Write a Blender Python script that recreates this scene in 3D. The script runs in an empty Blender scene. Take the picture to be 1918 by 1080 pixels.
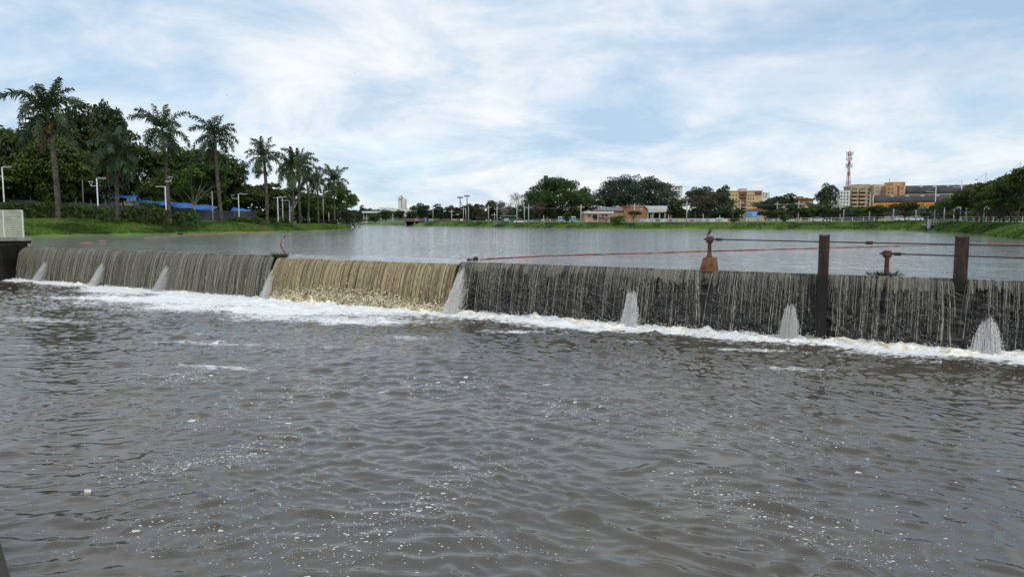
import bpy, math, random
import numpy as np
from mathutils import Vector, Matrix

# ------------------------------------------------------------------ camera, sky, sun, exposure
SC = bpy.context.scene
COL = SC.collection
F = 1370.0            # focal length in photo pixels
HC = 5.5              # eye height above the river
TH = math.atan(128.0 / F)
ZL = 2.97             # lake level

cam_d = bpy.data.cameras.new('camera'); cam = bpy.data.objects.new('camera', cam_d); COL.objects.link(cam)
cam_d.sensor_width = 36.0; cam_d.lens = 36.0 * F / 1918.0
cam_d.clip_start = 0.1; cam_d.clip_end = 20000
cam.location = (0, 0, HC); cam.rotation_euler = (math.pi / 2 - TH, 0, 0)
SC.camera = cam

SUN_EL, SUN_AZ = math.radians(48), math.radians(156)      # azimuth from +Y towards +X
world = bpy.data.worlds.new('World'); SC.world = world; world.use_nodes = True
wn, wl = world.node_tree.nodes, world.node_tree.links
wn.clear()
def N(nt, kind, **kw):
    n = nt.nodes.new(kind)
    for k, v in kw.items():
        if k[0] == '_':
            n.inputs[k[1:].replace('__', ' ')].default_value = v
        else:
            setattr(n, k, v)
    return n
def math_node(nt, op, a, b=None, clamp=False):
    m = nt.nodes.new('ShaderNodeMath'); m.operation = op; m.use_clamp = clamp
    for i, v in enumerate((a, b)):
        if v is None: continue
        if isinstance(v, (int, float)): m.inputs[i].default_value = v
        else: nt.links.new(v, m.inputs[i])
    return m.outputs[0]
def ramp(nt, fac, stops):
    r = nt.nodes.new('ShaderNodeValToRGB')
    while len(r.color_ramp.elements) < len(stops): r.color_ramp.elements.new(0.5)
    for e, (p, c) in zip(r.color_ramp.elements, stops):
        e.position = p
        e.color = (c, c, c, 1) if isinstance(c, (int, float)) else (*c, 1)
    nt.links.new(fac, r.inputs[0]); return r.outputs[0]
def build_world():
    nt = world.node_tree
    out = N(nt, 'ShaderNodeOutputWorld')
    sky = N(nt, 'ShaderNodeTexSky', sky_type='NISHITA', sun_disc=False, sun_elevation=SUN_EL, sun_rotation=SUN_AZ,
            altitude=400, air_density=1.0, dust_density=0.3, ozone_density=1.0)
    b1 = N(nt, 'ShaderNodeBackground', _Strength=0.12); wl.new(sky.outputs[0], b1.inputs[0])
    tc = N(nt, 'ShaderNodeTexCoord'); sp = N(nt, 'ShaderNodeSeparateXYZ'); wl.new(tc.outputs['Generated'], sp.inputs[0])
    z = math_node(nt, 'ADD', math_node(nt, 'MAXIMUM', sp.outputs[2], 0.0), 0.25)
    cx = math_node(nt, 'DIVIDE', sp.outputs[0], z); cy = math_node(nt, 'DIVIDE', sp.outputs[1], z)
    cb = N(nt, 'ShaderNodeCombineXYZ'); wl.new(cx, cb.inputs[0]); wl.new(cy, cb.inputs[1])
    n1 = N(nt, 'ShaderNodeTexNoise', _Scale=0.8, _Detail=7.0, _Roughness=0.56, _Distortion=0.35); 
    mp = N(nt, 'ShaderNodeMapping'); mp.inputs['Location'].default_value = (3.3, 1.7, 0); mp.inputs['Rotation'].default_value = (0, 0, 0.5)
    mp.inputs['Scale'].default_value = (1.0, 1.25, 1)
    wl.new(cb.outputs[0], mp.inputs[0]); wl.new(mp.outputs[0], n1.inputs['Vector'])
    n2 = N(nt, 'ShaderNodeTexNoise', _Scale=2.6, _Detail=8.0, _Roughness=0.6, _Distortion=0.2); wl.new(mp.outputs[0], n2.inputs['Vector'])
    cover = math_node(nt, 'ADD', math_node(nt, 'MULTIPLY', n1.outputs[0], 0.75), math_node(nt, 'MULTIPLY', n2.outputs[0], 0.25))
    mask = ramp(nt, cover, [(0.36, 0.50), (0.48, 0.85), (0.56, 0.98)])
    n3 = N(nt, 'ShaderNodeTexNoise', _Scale=1.9, _Detail=9.0, _Roughness=0.6, _Distortion=0.35)
    mp2 = N(nt, 'ShaderNodeMapping'); mp2.inputs['Location'].default_value = (11.0, 5.0, 2.0); wl.new(cb.outputs[0], mp2.inputs[0]); wl.new(mp2.outputs[0], n3.inputs['Vector'])
    ccol = ramp(nt, n3.outputs[0], [(0.36, (0.44, 0.59, 0.76)), (0.46, (0.57, 0.69, 0.81)), (0.54, (0.72, 0.78, 0.85)), (0.65, (0.87, 0.89, 0.92))])
    b2 = N(nt, 'ShaderNodeBackground', _Strength=1.0); wl.new(ccol, b2.inputs[0])
    mx = N(nt, 'ShaderNodeMixShader'); wl.new(mask, mx.inputs[0]); wl.new(b1.outputs[0], mx.inputs[1]); wl.new(b2.outputs[0], mx.inputs[2])
    wl.new(mx.outputs[0], out.inputs[0])
build_world()
sun_d = bpy.data.lights.new('sun', 'SUN'); sun_d.energy = 1.5; sun_d.angle = math.radians(14); sun_d.color = (1.0, 0.95, 0.87)
sun = bpy.data.objects.new('sun', sun_d); COL.objects.link(sun)
sdir = Vector((math.sin(SUN_AZ) * math.cos(SUN_EL), math.cos(SUN_AZ) * math.cos(SUN_EL), math.sin(SUN_EL)))
sun.rotation_euler = sdir.to_track_quat('Z', 'Y').to_euler(); sun.location = (40, 20, 80)
vs = SC.view_settings; vs.view_transform = 'Standard'; vs.look = 'None'; vs.exposure = 0.16; vs.gamma = 1.0; vs.use_curve_mapping = False
SC.cycles.max_bounces = 6; SC.cycles.transparent_max_bounces = 8; SC.cycles.caustics_reflective = False; SC.cycles.caustics_refractive = False

# ------------------------------------------------------------------ helpers
rng = np.random.default_rng(7)
R = random.Random(11)
FW = np.array((0, math.cos(TH), -math.sin(TH))); UP = np.array((0, math.sin(TH), math.cos(TH)))
def ray(px, py): return FW + np.array(((px - 959.0) / F, 0, 0)) + UP * ((540.0 - py) / F)
def W(px, py, d):
    r = ray(px, py); t = d / r[1]; return np.array((r[0] * t, d, HC + r[2] * t))
def G(px, py, z):
    r = ray(px, py); t = (z - HC) / r[2]; return np.array((r[0] * t, r[1] * t, z))
def gx(px, d): return (px - 959.0) / F * math.cos(TH) * d
def pz(py, d): return W(959, py, d)[2]
def unpx(x, d): return x / (d * math.cos(TH)) * F + 959.0

def link(o, parent=None):
    COL.objects.link(o)
    if parent is not None: o.parent = parent
    return o
def tag(o, label=None, cat=None, group=None, kind=None):
    if label: o['label'] = label
    if cat: o['category'] = cat
    if group: o['group'] = group
    if kind: o['kind'] = kind
    return o
def thing(name, label, cat, loc=(0, 0, 0), rz=0.0, group=None, scale=None):
    o = bpy.data.objects.new(name, None); o.empty_display_size = 0.3; link(o)
    o.location = loc; o.rotation_euler = (0, 0, rz)
    if scale is not None: o.scale = scale
    return tag(o, label, cat, group)
def put(name, mesh, parent=None, loc=(0, 0, 0), rot=(0, 0, 0), scale=(1, 1, 1)):
    o = bpy.data.objects.new(name, mesh); link(o, parent)
    o.location = loc; o.rotation_euler = rot; o.scale = scale
    return o
def np_mesh(name, v, f, mat, smooth=False):
    """v (n,3); f (m,k) all faces the same size"""
    me = bpy.data.meshes.new(name); v = np.ascontiguousarray(v, dtype=np.float32); f = np.ascontiguousarray(f, dtype=np.int32)
    n, m, k = len(v), len(f), f.shape[1]
    me.vertices.add(n); me.vertices.foreach_set('co', v.ravel())
    me.loops.add(m * k); me.loops.foreach_set('vertex_index', f.ravel())
    me.polygons.add(m); me.polygons.foreach_set('loop_start', np.arange(0, m * k, k, dtype=np.int32))
    me.update(calc_edges=True); me.validate()
    me.polygons.foreach_set('use_smooth', np.full(len(me.polygons), bool(smooth)))
    if mat: me.materials.append(mat)
    return me
def grid_faces(nr, nc):
    i = np.arange(nr - 1)[:, None] * nc + np.arange(nc - 1)[None, :]
    return np.stack((i, i + 1, i + nc + 1, i + nc), -1).reshape(-1, 4)
def attr(me, name, vals):
    a = me.attributes.new(name, 'FLOAT', 'POINT'); a.data.foreach_set('value', np.ascontiguousarray(vals, dtype=np.float32).ravel())

class MB:
    def __init__(s): s.v = []; s.f = []
    def quad(s, *p):
        b = len(s.v); s.v += [tuple(q) for q in p]; s.f.append(tuple(range(b, b + len(p)))); return s
    def box(s, x0, x1, y0, y1, z0, z1, t=0.0):
        """t shrinks the top (frustum)"""
        b = len(s.v)
        s.v += [(x0, y0, z0), (x1, y0, z0), (x1, y1, z0), (x0, y1, z0), (x0 + t, y0 + t, z1), (x1 - t, y0 + t, z1), (x1 - t, y1 - t, z1), (x0 + t, y1 - t, z1)]
        s.f += [tuple(b + i for i in q) for q in ((0, 3, 2, 1), (4, 5, 6, 7), (0, 1, 5, 4), (1, 2, 6, 5), (2, 3, 7, 6), (3, 0, 4, 7))]
        return s
    def tube(s, pts, rad, n=6, cap=True):
        pts = [Vector(p) for p in pts]; k = len(pts)
        if isinstance(rad, (int, float)): rad = [rad] * k
        b = len(s.v); ref = None
        for i, p in enumerate(pts):
            t = (pts[min(i + 1, k - 1)] - pts[max(i - 1, 0)]).normalized()
            if ref is None: ref = Vector((0, 0, 1)).cross(t) if abs(t.z) < 0.95 else Vector((1, 0, 0))
            u = (ref - t * ref.dot(t)).normalized(); w = t.cross(u); ref = u
            for j in range(n):
                a = 2 * math.pi * j / n; q = p + (u * math.cos(a) + w * math.sin(a)) * rad[i]; s.v.append(tuple(q))
        for i in range(k - 1):
            for j in range(n):
                j2 = (j + 1) % n; s.f.append((b + i * n + j, b + i * n + j2, b + (i + 1) * n + j2, b + (i + 1) * n + j))
        if cap:
            s.f.append(tuple(b + j for j in range(n))[::-1]); s.f.append(tuple(b + (k - 1) * n + j for j in range(n)))
        return s
    def prism(s, prof, y0, y1):
        """prof: (x,z) outline, extruded along y"""
        b = len(s.v); n = len(prof)
        s.v += [(x, y0, z) for x, z in prof] + [(x, y1, z) for x, z in prof]
        s.f += [tuple(b + i for i in range(n)), tuple(b + n + i for i in range(n))[::-1]]
        s.f += [(b + (i + 1) % n, b + i, b + n + i, b + n + (i + 1) % n) for i in range(n)]
        return s
    def mesh(s, name, mat, smooth=False):
        me = bpy.data.meshes.new(name); me.from_pydata(s.v, [], s.f); me.update()
        if smooth: me.polygons.foreach_set('use_smooth', [True] * len(me.polygons))
        if mat: me.materials.append(mat)
        return me
    def build(s, name, mat, parent=None, smooth=False, loc=(0, 0, 0)):
        return put(name, s.mesh(name, mat, smooth), parent, loc)
def bx(name, mat, parent, *a): return MB().box(*a).build(name, mat, parent)

def fft_tile(n, size, kmin, kmax, p=0.0, direction=None, spread=4, seed=1):
    """periodic band-limited random field, rms 1"""
    g = np.random.default_rng(seed); k = np.fft.fftfreq(n, size / n) * 2 * math.pi
    kx, ky = np.meshgrid(k, k, indexing='ij'); kk = np.hypot(kx, ky) + 1e-9
    a = np.where((kk > kmin) & (kk < kmax), kk ** (-p), 0.0)
    if direction is not None:
        a = a * (np.abs((kx * direction[0] + ky * direction[1]) / kk) ** spread + 0.02)
    h = np.fft.ifft2(a * np.exp(2j * math.pi * g.random((n, n)))).real
    return h / h.std(), size
def samp(tile, x, y):
    h, size = tile; n = h.shape[0]
    fx = (np.asarray(x) / size * n) % n; fy = (np.asarray(y) / size * n) % n
    i = fx.astype(int); j = fy.astype(int); a = fx - i; b = fy - j; i %= n; j %= n; i1 = (i + 1) % n; j1 = (j + 1) % n
    return h[i, j] * (1 - a) * (1 - b) + h[i1, j] * a * (1 - b) + h[i, j1] * (1 - a) * b + h[i1, j1] * a * b
def sstep(x, a, b):
    t = np.clip((np.asarray(x, float) - a) / (b - a), 0, 1); return t * t * (3 - 2 * t)

# ------------------------------------------------------------------ materials
def new_mat(name):
    m = bpy.data.materials.new(name); m.use_nodes = True; m.node_tree.nodes.clear(); return m, m.node_tree
def pmat(name, c1, c2=None, scale=1.0, rough=0.8, bump=0.0, bscale=None, metal=0.0, stretch=(1, 1, 1), detail=5.0, spec=0.5, lo=0.35, hi=0.65, rnd=0.0):
    m, nt = new_mat(name); L = nt.links
    out = N(nt, 'ShaderNodeOutputMaterial'); bs = N(nt, 'ShaderNodeBsdfPrincipled', _Roughness=rough, _Metallic=metal)
    bs.inputs['Specular IOR Level'].default_value = spec
    L.new(bs.outputs[0], out.inputs[0]); c2 = c2 or tuple(x * 0.75 for x in c1)
    ge = N(nt, 'ShaderNodeNewGeometry'); mp = N(nt, 'ShaderNodeMapping'); mp.inputs['Scale'].default_value = stretch
    L.new(ge.outputs['Position'], mp.inputs[0])
    no = N(nt, 'ShaderNodeTexNoise', _Scale=scale, _Detail=detail, _Roughness=0.6); L.new(mp.outputs[0], no.inputs['Vector'])
    c = ramp(nt, no.outputs[0], [(lo, c2), (hi, c1)])
    if rnd:
        oi = N(nt, 'ShaderNodeObjectInfo'); hs = N(nt, 'ShaderNodeHueSaturation')
        L.new(c, hs.inputs['Color'])
        L.new(math_node(nt, 'ADD', math_node(nt, 'MULTIPLY', oi.outputs['Random'], rnd), 1 - rnd / 2), hs.inputs['Value']); c = hs.outputs[0]
    L.new(c, bs.inputs['Base Color'])
    if bump:
        bn = N(nt, 'ShaderNodeTexNoise', _Scale=bscale or scale * 4, _Detail=4.0); L.new(mp.outputs[0], bn.inputs['Vector'])
        bp = N(nt, 'ShaderNodeBump', _Strength=bump, _Distance=0.05); L.new(bn.outputs[0], bp.inputs['Height']); L.new(bp.outputs[0], bs.inputs['Normal'])
    return m
def leaf_mat(name, dark, light, scale=0.35, transl=0.25, lo=0.42, hi=0.62, dry=None):
    m, nt = new_mat(name); L = nt.links
    out = N(nt, 'ShaderNodeOutputMaterial'); df = N(nt, 'ShaderNodeBsdfPrincipled', _Roughness=0.55); tr = N(nt, 'ShaderNodeBsdfTranslucent')
    df.inputs['Specular IOR Level'].default_value = 0.3
    mx = N(nt, 'ShaderNodeMixShader'); mx.inputs[0].default_value = transl
    ge = N(nt, 'ShaderNodeNewGeometry'); no = N(nt, 'ShaderNodeTexNoise', _Scale=scale, _Detail=6.0, _Roughness=0.65); L.new(ge.outputs['Position'], no.inputs['Vector'])
    c = ramp(nt, no.outputs[0], [(lo, dark), (hi, light)] + ([(hi + 0.08, dry)] if dry else []))
    oi = N(nt, 'ShaderNodeObjectInfo'); hs = N(nt, 'ShaderNodeHueSaturation'); L.new(c, hs.inputs['Color'])
    L.new(math_node(nt, 'ADD', math_node(nt, 'MULTIPLY', oi.outputs['Random'], 0.5), 0.75), hs.inputs['Value'])
    L.new(math_node(nt, 'ADD', math_node(nt, 'MULTIPLY', oi.outputs['Random'], 0.04), 0.48), hs.inputs['Hue'])
    L.new(hs.outputs[0], df.inputs['Base Color']); L.new(hs.outputs[0], tr.inputs[0])
    L.new(df.outputs[0], mx.inputs[1]); L.new(tr.outputs[0], mx.inputs[2]); L.new(mx.outputs[0], out.inputs[0])
    return m
M = {}
M['leaf_dark'] = leaf_mat('leaf_dark', (0.0256, 0.0435, 0.0115), (0.0845, 0.1254, 0.0230))
M['leaf_mid'] = leaf_mat('leaf_mid', (0.0333, 0.0589, 0.0128), (0.1126, 0.1728, 0.0256))
M['leaf_blue'] = leaf_mat('leaf_blue', (0.0256, 0.0461, 0.0256), (0.0538, 0.0845, 0.0410))
M['leaf_olive'] = leaf_mat('leaf_olive', (0.045, 0.05, 0.02), (0.09, 0.09, 0.035))
M['leaf_dry'] = leaf_mat('leaf_dry', (0.06, 0.045, 0.028), (0.12, 0.085, 0.055))
M['leaf_hedge'] = leaf_mat('leaf_hedge', (0.0320, 0.0640, 0.0154), (0.1024, 0.1792, 0.0320), scale=1.2)
M['palm_leaf'] = leaf_mat('palm_leaf', (0.0282, 0.0512, 0.0218), (0.0691, 0.1050, 0.0358), scale=0.6, transl=0.2)
M['palm_dead'] = leaf_mat('palm_dead', (0.10, 0.06, 0.035), (0.19, 0.11, 0.065), scale=1.0)
M['palm_shaft'] = pmat('palm_shaft', (0.10, 0.13, 0.03), (0.06, 0.08, 0.02), 1.0, 0.5)
M['palm_trunk'] = pmat('palm_trunk', (0.12, 0.10, 0.082), (0.03, 0.025, 0.02), 0.9, 0.9, 0.5, stretch=(1, 1, 3))
M['bark'] = pmat('bark', (0.10, 0.08, 0.06), (0.045, 0.036, 0.028), 2.0, 0.9, 0.5)
M['bark_pale'] = pmat('bark_pale', (0.34, 0.31, 0.27), (0.17, 0.15, 0.13), 1.5, 0.85, 0.3)
M['steel_white'] = pmat('steel_white', (0.75, 0.76, 0.76), (0.55, 0.55, 0.54), 2.0, 0.45)
M['steel_grey'] = pmat('steel_grey', (0.30, 0.31, 0.32), (0.2, 0.2, 0.2), 2.0, 0.5)
M['concrete'] = pmat('concrete', (0.34, 0.32, 0.29), (0.18, 0.17, 0.15), 0.8, 0.9, 0.3)
M['concrete_pole'] = pmat('concrete_pole', (0.5, 0.48, 0.45), (0.36, 0.34, 0.32), 0.8, 0.9)
M['white_wall'] = pmat('white_wall', (0.72, 0.71, 0.68), (0.55, 0.53, 0.50), 0.25, 0.8)
M['glass_dark'] = pmat('glass_dark', (0.03, 0.035, 0.04), (0.02, 0.02, 0.025), 1.0, 0.15)
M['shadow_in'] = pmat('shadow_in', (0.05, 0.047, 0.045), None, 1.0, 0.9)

def water_mat(name, body, rough, bumps, foam=None, ior=1.333):
    m, nt = new_mat(name); L = nt.links
    out = N(nt, 'ShaderNodeOutputMaterial'); bs = N(nt, 'ShaderNodeBsdfPrincipled', _Roughness=rough, _IOR=ior)
    ge = N(nt, 'ShaderNodeNewGeometry'); prev = None
    n0 = N(nt, 'ShaderNodeTexNoise', _Scale=0.12, _Detail=3.0); L.new(ge.outputs['Position'], n0.inputs['Vector'])
    bc = ramp(nt, n0.outputs[0], [(0.35, tuple(x * 0.8 for x in body)), (0.65, tuple(x * 1.2 for x in body))]); L.new(bc, bs.inputs['Base Color'])
    for (sc, st, dist, strn, rot, *gust) in bumps:
        mp = N(nt, 'ShaderNodeMapping'); mp.inputs['Scale'].default_value = st; mp.inputs['Rotation'].default_value = (0, 0, rot); L.new(ge.outputs['Position'], mp.inputs[0])
        bn = N(nt, 'ShaderNodeTexNoise', _Scale=sc, _Detail=3.0, _Roughness=0.5, _Distortion=0.4); L.new(mp.outputs[0], bn.inputs['Vector'])
        bp = N(nt, 'ShaderNodeBump', _Strength=strn, _Distance=dist); L.new(bn.outputs[0], bp.inputs['Height'])
        if gust:
            gm = N(nt, 'ShaderNodeMapping'); gm.inputs['Scale'].default_value = (1.6, 0.22, 1); L.new(ge.outputs['Position'], gm.inputs[0]); gn = N(nt, 'ShaderNodeTexNoise', _Scale=gust[0], _Detail=4.0, _Roughness=0.6); L.new(gm.outputs[0], gn.inputs['Vector'])
            L.new(ramp(nt, gn.outputs[0], [(0.40, 0.12), (0.62, 1.0)]), bp.inputs['Strength'])
        if prev is not None: L.new(prev, bp.inputs['Normal'])
        prev = bp.outputs[0]
    L.new(prev, bs.inputs['Normal'])
    if not foam:
        L.new(bs.outputs[0], out.inputs[0]); return m
    at = N(nt, 'ShaderNodeAttribute', attribute_name='foam')
    mp = N(nt, 'ShaderNodeMapping'); mp.inputs['Rotation'].default_value = (0, 0, 0.5); mp.inputs['Scale'].default_value = (0.55, 1.5, 1); L.new(ge.outputs['Position'], mp.inputs[0])
    f1 = N(nt, 'ShaderNodeTexNoise', _Scale=1.6, _Detail=9.0, _Roughness=0.7, _Distortion=1.1); L.new(mp.outputs[0], f1.inputs['Vector'])
    f2 = N(nt, 'ShaderNodeTexNoise', _Scale=7.0, _Detail=4.0, _Roughness=0.7, _Distortion=0.5); L.new(mp.outputs[0], f2.inputs['Vector'])
    nn = math_node(nt, 'ADD', math_node(nt, 'MULTIPLY', f1.outputs[0], 0.7), math_node(nt, 'MULTIPLY', f2.outputs[0], 0.3))
    v = math_node(nt, 'ADD', math_node(nt, 'MULTIPLY', math_node(nt, 'SUBTRACT', nn, 0.5), 2.6), at.outputs['Fac'])
    fac = ramp(nt, v, [(0.38, 0.0), (0.50, 0.35), (0.75, 1.0)])
    fb = N(nt, 'ShaderNodeBsdfPrincipled', _Roughness=0.6)
    fc = ramp(nt, f2.outputs[0], [(0.3, foam[0]), (0.6, foam[1])]); L.new(fc, fb.inputs['Base Color'])
    b3 = N(nt, 'ShaderNodeBump', _Strength=0.5, _Distance=0.04); L.new(nn, b3.inputs['Height']); L.new(b3.outputs[0], fb.inputs['Normal'])
    mx = N(nt, 'ShaderNodeMixShader'); L.new(fac, mx.inputs[0]); L.new(bs.outputs[0], mx.inputs[1]); L.new(fb.outputs[0], mx.inputs[2]); L.new(mx.outputs[0], out.inputs[0])
    return m
M['river'] = water_mat('river', (0.070, 0.058, 0.039), 0.025, [(9.0, (0.5, 1.6, 1), 0.012, 0.35, 0.5)], ((0.68, 0.66, 0.60), (0.86, 0.87, 0.88)), 1.6)
M['lake'] = water_mat('lake', (0.20, 0.197, 0.185), 0.10, [(0.35, (0.4, 1.5, 1), 0.14, 0.5, 0.1), (1.2, (0.6, 1.4, 1), 0.20, 0.8, 0.12, 1.0), (3.6, (0.7, 1.3, 1), 0.07, 0.8, 0.1, 2.2)], None, 1.42)

# ------------------------------------------------------------------ plan of the dam
CA, CB = G(30, 462, 2.95), G(1918, 527.5, 2.95)
U = (CB - CA)[:2]; U = U / np.linalg.norm(U); NV = np.array((U[1], -U[0])); NV = NV if NV[1] < 0 else -NV
C0 = CA[:2]
def DP(s, q, z): return np.array((C0[0] + U[0] * s + NV[0] * q, C0[1] + U[1] * s + NV[1] * q, z))
def DPa(s, q, z):
    s, q, z = np.broadcast_arrays(np.asarray(s, float), np.asarray(q, float), np.asarray(z, float))
    return np.stack((C0[0] + U[0] * s + NV[0] * q, C0[1] + U[1] * s + NV[1] * q, z), -1)
def s_px(px, q=0.0, z=2.95):
    lo, hi = -30.0, 140.0
    def proj(s):
        p = DP(s, q, z) - np.array((0, 0, HC)); return 959 + F * p[0] / p.dot(FW)
    for _ in range(50):
        m = (lo + hi) / 2
        if proj(m) < px: lo = m
        else: hi = m
    return lo
SL, SC0, SC1, SR = s_px(40), s_px(524), s_px(862), s_px(1918) + 22
ZCR, ZCC = 2.95, 2.80          # crest heights: outer walls, lowered middle spillway
THROW = 1.1
def in_mid(s): return sstep(s, SC0 - 0.1, SC0 + 0.1) * (1 - sstep(s, SC1 - 0.1, SC1 + 0.1))
def crest(s): return ZCR - (ZCR - ZCC) * in_mid(s)

# ------------------------------------------------------------------ terrain
def dl(py): return G(959, py, ZL)[1]
SH = np.array([(-900, 88, 5.6, 14), (-200, 98, 5.6, 14), (0, dl(446), 5.45, 15), (45, dl(444), 5.5, 15), (200, dl(441), 5.5, 14), (330, dl(439), 5.45, 13), (420, dl(437), 4.95, 12),
               (500, dl(434.5), 4.45, 11), (560, dl(433), 4.35, 11), (600, dl(431.8), 4.3, 10), (630, dl(430.5), 4.0, 9), (645, dl(429.5), 3.5, 8), (652, dl(428.5), 3.3, 8), (657, dl(427.5), 3.2, 8), (664, dl(421), 3.6, 10),
               (700, dl(421), 3.8, 10), (735, dl(421.5), 4.6, 10), (756, dl(423), 4.9, 8), (790, dl(423.5), 4.7, 10), (830, dl(424.3), 4.7, 10), (950, dl(426.5), 4.7, 10), (1080, dl(429), 4.65, 10), (1200, dl(429.4), 4.65, 10), (1300, dl(430), 4.75, 10),
               (1500, dl(431), 4.8, 11), (1700, dl(432.5), 5.15, 12), (1760, dl(436), 5.0, 16), (1800, dl(439), 4.9, 20), (1840, dl(443), 4.85, 22), (1918, dl(452), 4.8, 24), (2050, 66, 4.8, 24), (2800, 52, 4.8, 24)])
def gz(px, d):
    dsh = np.interp(px, SH[:, 0], SH[:, 1]); zt = np.interp(px, SH[:, 0], SH[:, 2]); w = np.interp(px, SH[:, 0], SH[:, 3])
    s = np.asarray(d, float) - dsh
    zf = np.where(np.asarray(px) < 660, np.maximum(zt, 5.0), 5.15)
    return np.where(s < 0, ZL + 0.02 + s * 0.22, np.where(s < w, ZL + 0.02 + (zt - ZL) * sstep(np.clip(s / w, 0, 1) ** 0.8, -0.25, 1.0), zt + (zf - zt) * np.clip((s - w) / 60, 0, 1)))
def ground_d(px, py):
    d = shore(px)
    while d < shore(px) + 16 and float(gz(px, d)) < pz(py, d): d += 0.25
    return d
def shore(px): return float(np.interp(px, SH[:, 0], SH[:, 1]))
M['ground'] = pmat('ground', (0.1120, 0.1904, 0.0314), (0.0560, 0.0952, 0.0202), 0.16, 0.9, 0.6, bscale=3.0, detail=8, lo=0.36, hi=0.6)
pxs = np.concatenate((np.arange(-900, 0, 25), np.arange(0, 640, 6), np.arange(640, 668, 2), np.arange(668, 1920, 6), np.arange(1920, 2825, 25))).astype(float)
ss = np.array([-14, -8, -4, -2, -1, 0, 0.5, 1, 2, 3, 4.5, 6, 8, 10, 12, 15, 20, 27, 38, 55, 80, 120, 200, 400, 900, 2000, 5000], float)
PX, S_ = np.meshgrid(pxs, ss)
DD = np.interp(PX, SH[:, 0], SH[:, 1]) + S_
hn = fft_tile(128, 60, 0.3, 3.0, 1.0, seed=5)
Z_ = gz(PX, DD) + samp(hn, PX * 0.11, DD) * 0.06 * (S_ > -3) * (S_ < 60)
gv = np.stack(((PX - 959) / F * math.cos(TH) * DD, DD, Z_), -1).reshape(-1, 3)
tag(put('ground', np_mesh('ground', gv, grid_faces(len(ss), len(pxs))[:, ::-1][:, ::-1], M['ground'], True)), kind='structure')

# ------------------------------------------------------------------ lake
def build_lake():
    qs = np.array([0, 0.12, 0.3, 0.6, 1.0, 1.6, 2.5, 4, 6, 9, 14, 22, 34, 50, 80, 130, 200, 320, 480])
    s = np.concatenate((np.arange(-90, SC0 - 1, 1.5), np.arange(SC0 - 1, SC1 + 1, 0.1), np.arange(SC1 + 1, SR, 1.0), np.arange(SR, SR + 60, 6)))
    S, Q = np.meshgrid(s, qs)
    Z = ZL - (ZL - crest(S) - 0.03) * (1 - sstep(Q, 0.0, 2.4))
    # fan out sideways with distance so the sheet passes under every bank
    Sx = (S - 40) * (1 + Q * 0.012) + 40
    v = DPa(Sx, -Q, Z).reshape(-1, 3)
    tag(put('lake', np_mesh('lake', v, grid_faces(len(qs), len(s)), M['lake'], True)), kind='structure')
build_lake()

# ------------------------------------------------------------------ river below the dam
t_chop = fft_tile(512, 23.0, 7.5, 21.0, 0.8, NV, 3, 21)
t_mid = fft_tile(512, 31.0, 4.0, 11.0, 1.0, NV, 3, 22)
NL = np.array((0.12, -0.99)); t_chopl = fft_tile(512, 23.0, 7.5, 21.0, 0.8, NL, 3, 25); t_midl = fft_tile(512, 31.0, 4.0, 11.0, 1.0, NL, 4, 26)
t_low = fft_tile(256, 60.0, 0.3, 1.6, 1.2, None, 1, 23)
t_patch = fft_tile(256, 90.0, 0.1, 0.9, 1.0, None, 1, 24)
def dam_sq(x, y):
    dx, dy = x - C0[0], y - C0[1]; return dx * U[0] + dy * U[1], dx * NV[0] + dy * NV[1]
def river_z(x, y):
    s, q = dam_sq(x, y); q = q - THROW
    near = np.exp(-np.maximum(q, 0) / 16.0)
    patch = 0.5 + 0.5 * np.tanh(samp(t_patch, x, y) * 1.1)
    a1 = 0.0025 + 0.006 * patch + 0.015 * near; a2 = 0.004 + 0.012 * patch + 0.014 * near
    # the ripples left of the spillway run in another direction
    wl_ = sstep(x, 4, -12); fg = 0.62 + 0.38 * np.exp(-np.maximum(q - 8, 0) / 10.0); a1 = a1 * fg; a2 = a2 * fg
    wx = samp(t_low, x + 13, y) * 0.5
    h1 = samp(t_chop, x + wx, y + wx) * np.sqrt(1 - wl_) + samp(t_chopl, x + wx, y + wx) * np.sqrt(wl_); h2 = samp(t_mid, x + wx, y - wx) * np.sqrt(1 - wl_) + samp(t_midl, x + wx, y - wx) * np.sqrt(wl_)
    return (h1 + 0.35 * (h1 * h1 - 1)) * a1 + (h2 + 0.40 * (h2 * h2 - 1)) * a2 + samp(t_low, x, y) * 0.010
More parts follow.
